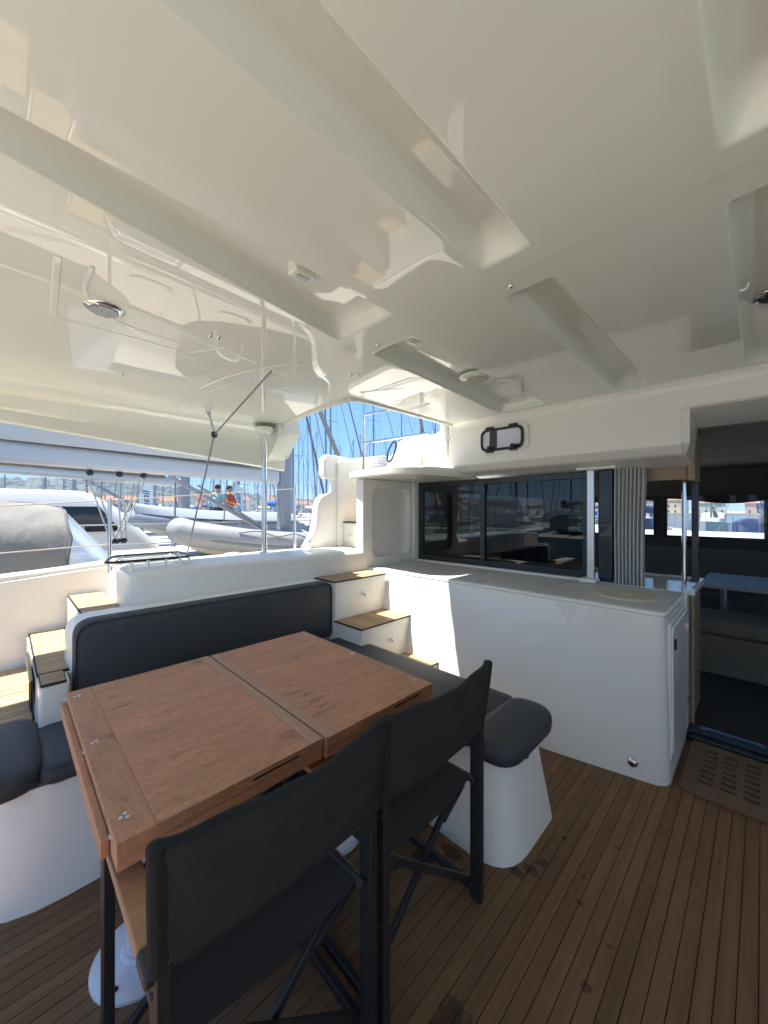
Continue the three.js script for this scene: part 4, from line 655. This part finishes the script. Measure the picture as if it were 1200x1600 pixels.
// ---------------------------------------------------------------- grating and threshold
{
  const holes = []; for (let i = 0; i < 9; i++) for (let k = 0; k < 7; k++) { const x = 2.585 + k * .058, p = .215 - i * .088; holes.push([[x, p - .028], [x + .03, p - .028], [x + .03, p + .028], [x, p + .028]]); }
  const g = thing('teak_grating', 'brown teak floor grating with rows of slots before the doorway', 'grating'); const G = shapeXP(roundPoly([[2.475, -.62], [3.035, -.62], [3.035, .31], [2.475, .31]], .03), .003, .020, .003, holes);
  part('board', G, std(lin(.20, .118, .075), { map: oakTex, roughness: .85 }), g); g.children[0].material.color.setRGB(.55, .46, .46);
  single('door_threshold', 'black door threshold track on the cockpit floor', 'threshold', [bx(3.04, 3.09, -.05, .035, -2.2, .344, .005), bx(3.095, 3.2, -.05, .05, -2.2, .344, .005)], M.frame);
}
// ---------------------------------------------------------------- saloon behind the door
{
  const g = struct('saloon_room', 'dim saloon interior seen through the open doorway');
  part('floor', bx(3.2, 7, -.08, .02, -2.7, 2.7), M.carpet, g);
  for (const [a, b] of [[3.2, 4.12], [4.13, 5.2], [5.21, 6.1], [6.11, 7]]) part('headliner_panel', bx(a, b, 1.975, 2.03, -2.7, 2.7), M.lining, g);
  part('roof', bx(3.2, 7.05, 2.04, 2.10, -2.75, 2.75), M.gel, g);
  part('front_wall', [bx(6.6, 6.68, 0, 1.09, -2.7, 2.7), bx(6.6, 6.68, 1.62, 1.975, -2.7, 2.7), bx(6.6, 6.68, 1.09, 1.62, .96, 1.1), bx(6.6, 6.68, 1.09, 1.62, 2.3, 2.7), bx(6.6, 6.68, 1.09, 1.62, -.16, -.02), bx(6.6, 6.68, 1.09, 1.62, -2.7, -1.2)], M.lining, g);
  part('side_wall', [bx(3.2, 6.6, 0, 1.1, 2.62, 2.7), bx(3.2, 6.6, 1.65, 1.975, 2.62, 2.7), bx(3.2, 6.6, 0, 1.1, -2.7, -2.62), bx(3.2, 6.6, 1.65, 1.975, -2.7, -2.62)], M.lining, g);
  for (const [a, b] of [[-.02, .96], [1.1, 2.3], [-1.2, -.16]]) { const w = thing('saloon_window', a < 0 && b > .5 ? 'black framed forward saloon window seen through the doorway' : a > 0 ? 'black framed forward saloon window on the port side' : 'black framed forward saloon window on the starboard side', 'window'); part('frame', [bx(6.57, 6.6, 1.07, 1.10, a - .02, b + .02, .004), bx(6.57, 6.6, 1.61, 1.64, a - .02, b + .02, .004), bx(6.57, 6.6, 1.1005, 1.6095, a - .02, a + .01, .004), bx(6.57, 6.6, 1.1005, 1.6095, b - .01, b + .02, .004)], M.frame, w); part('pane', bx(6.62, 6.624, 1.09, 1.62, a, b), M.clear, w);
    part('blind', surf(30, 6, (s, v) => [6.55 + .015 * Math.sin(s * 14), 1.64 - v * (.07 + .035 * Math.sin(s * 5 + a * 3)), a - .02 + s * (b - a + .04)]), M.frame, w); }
  part('post', bx(6.59, 6.68, .02, 1.975, -.02, -.021 + .0), M.lining, g).visible = true;
  const k = thing('galley_counter', 'oak galley counter with white work top just inside the doorway', 'counter'); part('carcass', bx(3.20, 3.72, .02, .885, .335, 1.9, .004), M.oak, k); part('work_top', [bx(3.19, 3.74, .886, .915, .315, 1.9, .006), bx(3.19, 3.74, .9155, .935, .315, .335, .004), bx(3.715, 3.74, .9155, .935, .336, 1.9, .004)], M.gelCool, k); part('edge_post', bx(3.19, 3.225, .02, .884, .318, .334, .003), M.oak, k);
  const u = thing('overhead_locker', 'oak overhead locker above the galley opening', 'locker'); part('front', bx(3.21, 3.24, 1.655, 1.975, .36, 1.0, .003), M.oak, u); part('side', bx(3.2, 3.5, 1.65, 1.98, .315, .355, .003), M.oak, u);
  const c = thing('chrome_pole', 'polished chrome pole standing on the galley counter', 'pole'); part('tube', cyl(V(3.45, .9, .40), V(3.45, 1.67, .40), .0155, .0155, 20), M.steel, c); 
  const d2 = thing('dark_pillar', 'black door edge behind the chrome pole', 'door edge'); part('panel', bx(3.5, 3.56, .936, 1.66, .325, .365, .004), M.frame, d2);
  const t = thing('saloon_table', 'pale saloon table in the dim cabin', 'table'); part('top', bx(5.0, 6.0, .665, .70, -.6, .46, .01), std(lin(.50, .50, .49), { roughness: .5 }), t); for (const p of [-.3, .28]) part('leg', cyl(V(5.3, .05, p), V(5.3, .665, p), .035, .035, 16), M.alu, t);
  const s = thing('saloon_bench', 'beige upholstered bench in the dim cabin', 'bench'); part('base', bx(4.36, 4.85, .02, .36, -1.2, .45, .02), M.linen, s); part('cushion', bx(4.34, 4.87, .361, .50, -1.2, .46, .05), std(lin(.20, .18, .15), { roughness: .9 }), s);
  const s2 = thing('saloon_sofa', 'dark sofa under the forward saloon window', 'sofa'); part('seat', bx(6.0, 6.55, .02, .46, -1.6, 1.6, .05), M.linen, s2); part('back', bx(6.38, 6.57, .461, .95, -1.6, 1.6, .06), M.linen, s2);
  for (const p of [.72, .62]) single('switch_panel', 'small black switch panel on the saloon wall', 'switch', bx(6.56, 6.575, .97, 1.03, p - .04, p + .04, .004), M.plastic, 'switch panels in the saloon');
}
// starboard side and stern, behind the camera
{
  const g = struct('starboard_coaming', 'white starboard coaming and side deck'); part('coaming_body', [bx(-1.2, 3.1, -.06, 1.05, -3.1, -2.22, .05), bx(-3.5, 9, -1.4, .3, -3.44, -3.2)], M.gel, g);
  const a = struct('stern_deck', 'teak swim platform with an unseen white bench added to bounce sunlight'); part('bounce_bench', [bx(-2.1, -1.05, -.05, .42, -2.1, 1.5, .05)], M.gel, a);  // white bench added behind the camera, sized to bounce sunlight forward
  part('platform', [bx(-3.4, -2.1, -.5, -.3, -3.2, 3.2, .03)], M.gel, a);
  for (let i = 0; i < 24; i++) part('teak_strip', metricUV(bx(-3.35 + i * .05, -3.305 + i * .05, -.3, -.292, -2.3, 2.3), true), M.tread[i % 3], a);
  part('hull_bottom', bx(-1.6, 9, -1.4, -.5, -3.2, 3.2), M.gel, a); part('fore_deck', bx(7.05, 11, .3, .98, -3.4, 3.4, .05), M.gel, a);
}
// ---------------------------------------------------------------- table
{
  const g = thing('folding_table', 'reddish brown wooden folding table in two halves with inlaid pegs', 'table');
  const Y = .75, T = .030, P0 = .955, P1 = 1.885, xs = [[.165, .6905], [.696, 1.222]];
  const slab = (x0, x1, y0, y1, p0, p1, r = .0018) => bx(x0, x1, y0, y1, p0, p1, r);
  xs.forEach(([x0, x1], i) => {
    const dp = i ? .012 : 0, y = Y + (i ? .002 : 0);
    const L = part('top_leaf', slab(x0 + (i ? .040 : .075), x1 - (i ? .002 : .040), y - T, y, P0 - dp, P1 - dp), M.table[i ? 0 : 0], g);
    // breadboard strips with mitred ends at the outer edge and along the fold
    const strip = (a, b) => slab(a, b, y - T, y + .0004, P0 - dp + .0, P1 - dp, .0012);
    if (!i) { part('end_strip', metricUV(strip(x0, x0 + .0745), true), M.table[1], L); part('fold_strip', metricUV(strip(x1 - .0395, x1), true), M.tableLight, L); } else part('fold_strip', metricUV(strip(x0, x0 + .0395), true), M.tableLight, L);
    const U = part('under_leaf', slab(x0 + .001, x1 + (i ? .004 : 0), y - 2 * T - .004, y - T - .0015, P0 + .004 - dp, P1 - .004 - dp), M.table[2], g);
    if (!i) part('edge_batten', metricUV(slab(x0 - .017, x0 - .001, y - 2 * T - .012, y - T * .9, 1.03, P1 - .01), true), M.table[2], g);
    for (const [a, b] of [[x0 + .3, x0 + .44]]) part('finger_slot', bx(a, b, y - T * .62, y - T * .42, P0 - dp - .0015, P0 - dp + .01, .002), M.trim, L);
  });
  const peg = new THREE.CylinderGeometry(.0042, .0042, .003, 12), pm = std(lin(.75, .72, .66), { metalness: .3, roughness: .35 });
  const pegs = (x, p, sx) => { for (const [a, b] of [[0, 0], [sx * .010, .009], [sx * .012, -.007]]) part('peg', peg.clone().translate(x + a, Y + .0012, -(p + b)), pm, g); };
  for (const p of [1.03, 1.42, 1.82]) { pegs(.185, p, 1); pegs(1.20, p - .01, -1); }
  for (const p of [1.01, 1.42, 1.86]) for (const k of [0, .018]) part('peg', new THREE.CylinderGeometry(.005, .005, .003, 12).rotateZ(H2).translate(.1645, .732 - k * .5, -(p + k)), pm, g);
  for (const [x, p] of [[.32, 1.44], [1.04, 1.38]]) {
    const c = part('pedestal', latheAt([[.001, .66], [.05, .66], [.048, .03], [.056, .028], [.062, .022]], x, .006, p, 32), phy(lin(.72, .75, .78), { roughness: .3, clearcoat: .6 }), g);
    part('base_disc', latheAt([[.06, .024], [.11, .016], [.138, .008], [.142, .003], [.142, -.004]], x, .004, p, 40), c.material, c);
    for (let k = 0; k < 4; k++) part('bolt', latheAt([[.001, .006], [.007, .004], [.008, 0]], x + .115 * Math.cos(k * 1.57 + .7), .02, p + .115 * Math.sin(k * 1.57 + .7), 10), M.frame, c);
  }
  part('runner', [bx(.26, 1.12, .62, .672, 1.30, 1.34, .004), bx(.26, 1.12, .62, .672, 1.50, 1.54, .004)], M.alu, g);
}
// ---------------------------------------------------------------- director's chairs, backs to the camera
function makeChair(label) {
  const g = thing('director_chair', label, 'chair', 'director chairs at the table');   // local: x across, y up, +p = forward (towards the table); origin between the back posts
  const w = .25, D = .49, side = V(1, 0, 0);
  for (const s of [-1, 1]) {
    part('back_post', bar(V(s * w, 0, 0), V(s * w, .66, 0), .046, .026, V(0, 0, 1)), M.blackMetal, g);
    part('back_upright', bar(V(s * w, .60, 0), V(s * (w + .012), .865, -.035), .030, .020, V(0, 0, 1)), M.blackMetal, g);
    part('front_leg', bar(V(s * w, 0, D), V(s * w, .625, D), .046, .026, V(0, 0, 1)), M.blackMetal, g);
    part('floor_runner', bar(V(s * w, .035, .018), V(s * w, .035, D - .018), .03, .022, V(0, 1, 0)), M.blackMetal, g);
    const a = part('armrest', bx(s * w - .028, s * w + .028, .628, .648, .05, D - .065, .006), std(0xffffff, { map: armWood, roughness: .45 }), g);
    part('arm_end', bx(s * w - .029, s * w + .029, .624, .650, D - .0645, D + .022, .008), M.blackMetal, a); part('arm_end', bx(s * w - .029, s * w + .029, .624, .650, -.012, .0495, .008), M.blackMetal, a);
    part('seat_rod', cyl(V(s * (w - .022), .455, -.01), V(s * (w - .022), .455, D + .01), .013, .013, 14), M.blackMetal, g);
    part('seat_hanger', bar(V(s * w, .40, .06), V(s * (w - .13), .33, .06), .014, .02, V(0, 0, 1), .003), M.blackMetal, g);
  }
  for (const [p, o] of [[.06, 0], [.035, 1], [D - .06, 0], [D - .035, 1]]) { const s = o ? 1 : -1; part('cross_brace', bar(V(s * w, .05, p), V(-s * (w - .022), .445, p), .016, .024, V(0, 0, 1), .003), M.blackMetal, g); }
  part('seat_fabric', surf(24, 12, (a, v) => { const x = (a * 2 - 1) * (w - .018), y = .468 - .035 * (1 - Math.pow(a * 2 - 1, 2)) - .004 * Math.sin(v * 6), p = .012 + v * (D - .02); return [x, y, p]; }), M.textile, g);
  part('seat_fabric_underside', surf(24, 12, (a, v) => { const x = (a * 2 - 1) * (w - .02), y = .4655 - .035 * (1 - Math.pow(a * 2 - 1, 2)) - .004 * Math.sin(v * 6), p = .012 + v * (D - .02); return [x, y, p]; }, 0, true), M.textile, g);
  // sling back: wraps round the uprights, top edge sags a little
  const back = (off) => (a, v) => { const q = a * 2 - 1, hw = w + .006 + .010 * v, sag = 1 - q * q, x = q * hw, y = .645 + v * (.24 - .018 * sag) + .006 * Math.sin(a * 9) * v * sag - .008 * sag * (1 - v), p = -.012 - .032 * v - .022 * sag * (.6 + .4 * Math.sin(v * 3)) + off + .0035 * Math.sin(v * 17 + Math.sin(a * 4) * 2.2) * Math.min(1, 6 * a * (1 - a)) + .003 * Math.sin(a * 23 + v * 3) * v * v; return [x, y, p, x, y]; };
  part('back_fabric', surf(40, 16, back(-.006)), M.textile, g); part('back_fabric_front', surf(40, 16, back(.016)), M.textile, g);
  for (const v of [0, 1]) part('back_hem', tube([...Array(21)].map((_, i) => V(...back(.005)(i / 20, v).slice(0, 3))), .0115, 60, false, 8), M.textile, g);
  for (const s of [-1, 1]) part('back_sleeve', tube([...Array(9)].map((_, i) => { const q = back(.005)(s < 0 ? 0 : 1, i / 8); return V(q[0], q[1], q[2]); }), .0165, 30, false, 10), M.textile, g);
  for (const s of [-1, 1]) { const q = back(.005)(s < 0 ? 0 : 1, 1); part('post_cap', new THREE.SphereGeometry(.0168, 14, 8).scale(1, .55, 1).translate(q[0], q[1] + .001, -q[2]), M.textile, g); for (const y of [.30, .60]) part('rivet', new THREE.SphereGeometry(.006, 10, 6).translate(s * (w + .013), y, 0), M.blackMetal, g); }
  return g;
}
{ const c1 = makeChair('black textile director chair with wooden arm at the table end by the aft bench'); c1.position.copy(V(.445, 0, .755));
  const c2 = makeChair('black textile director chair beside the forward bench end'); c2.position.copy(V(.995, 0, .755)); }

renderer.render(scene, camera);
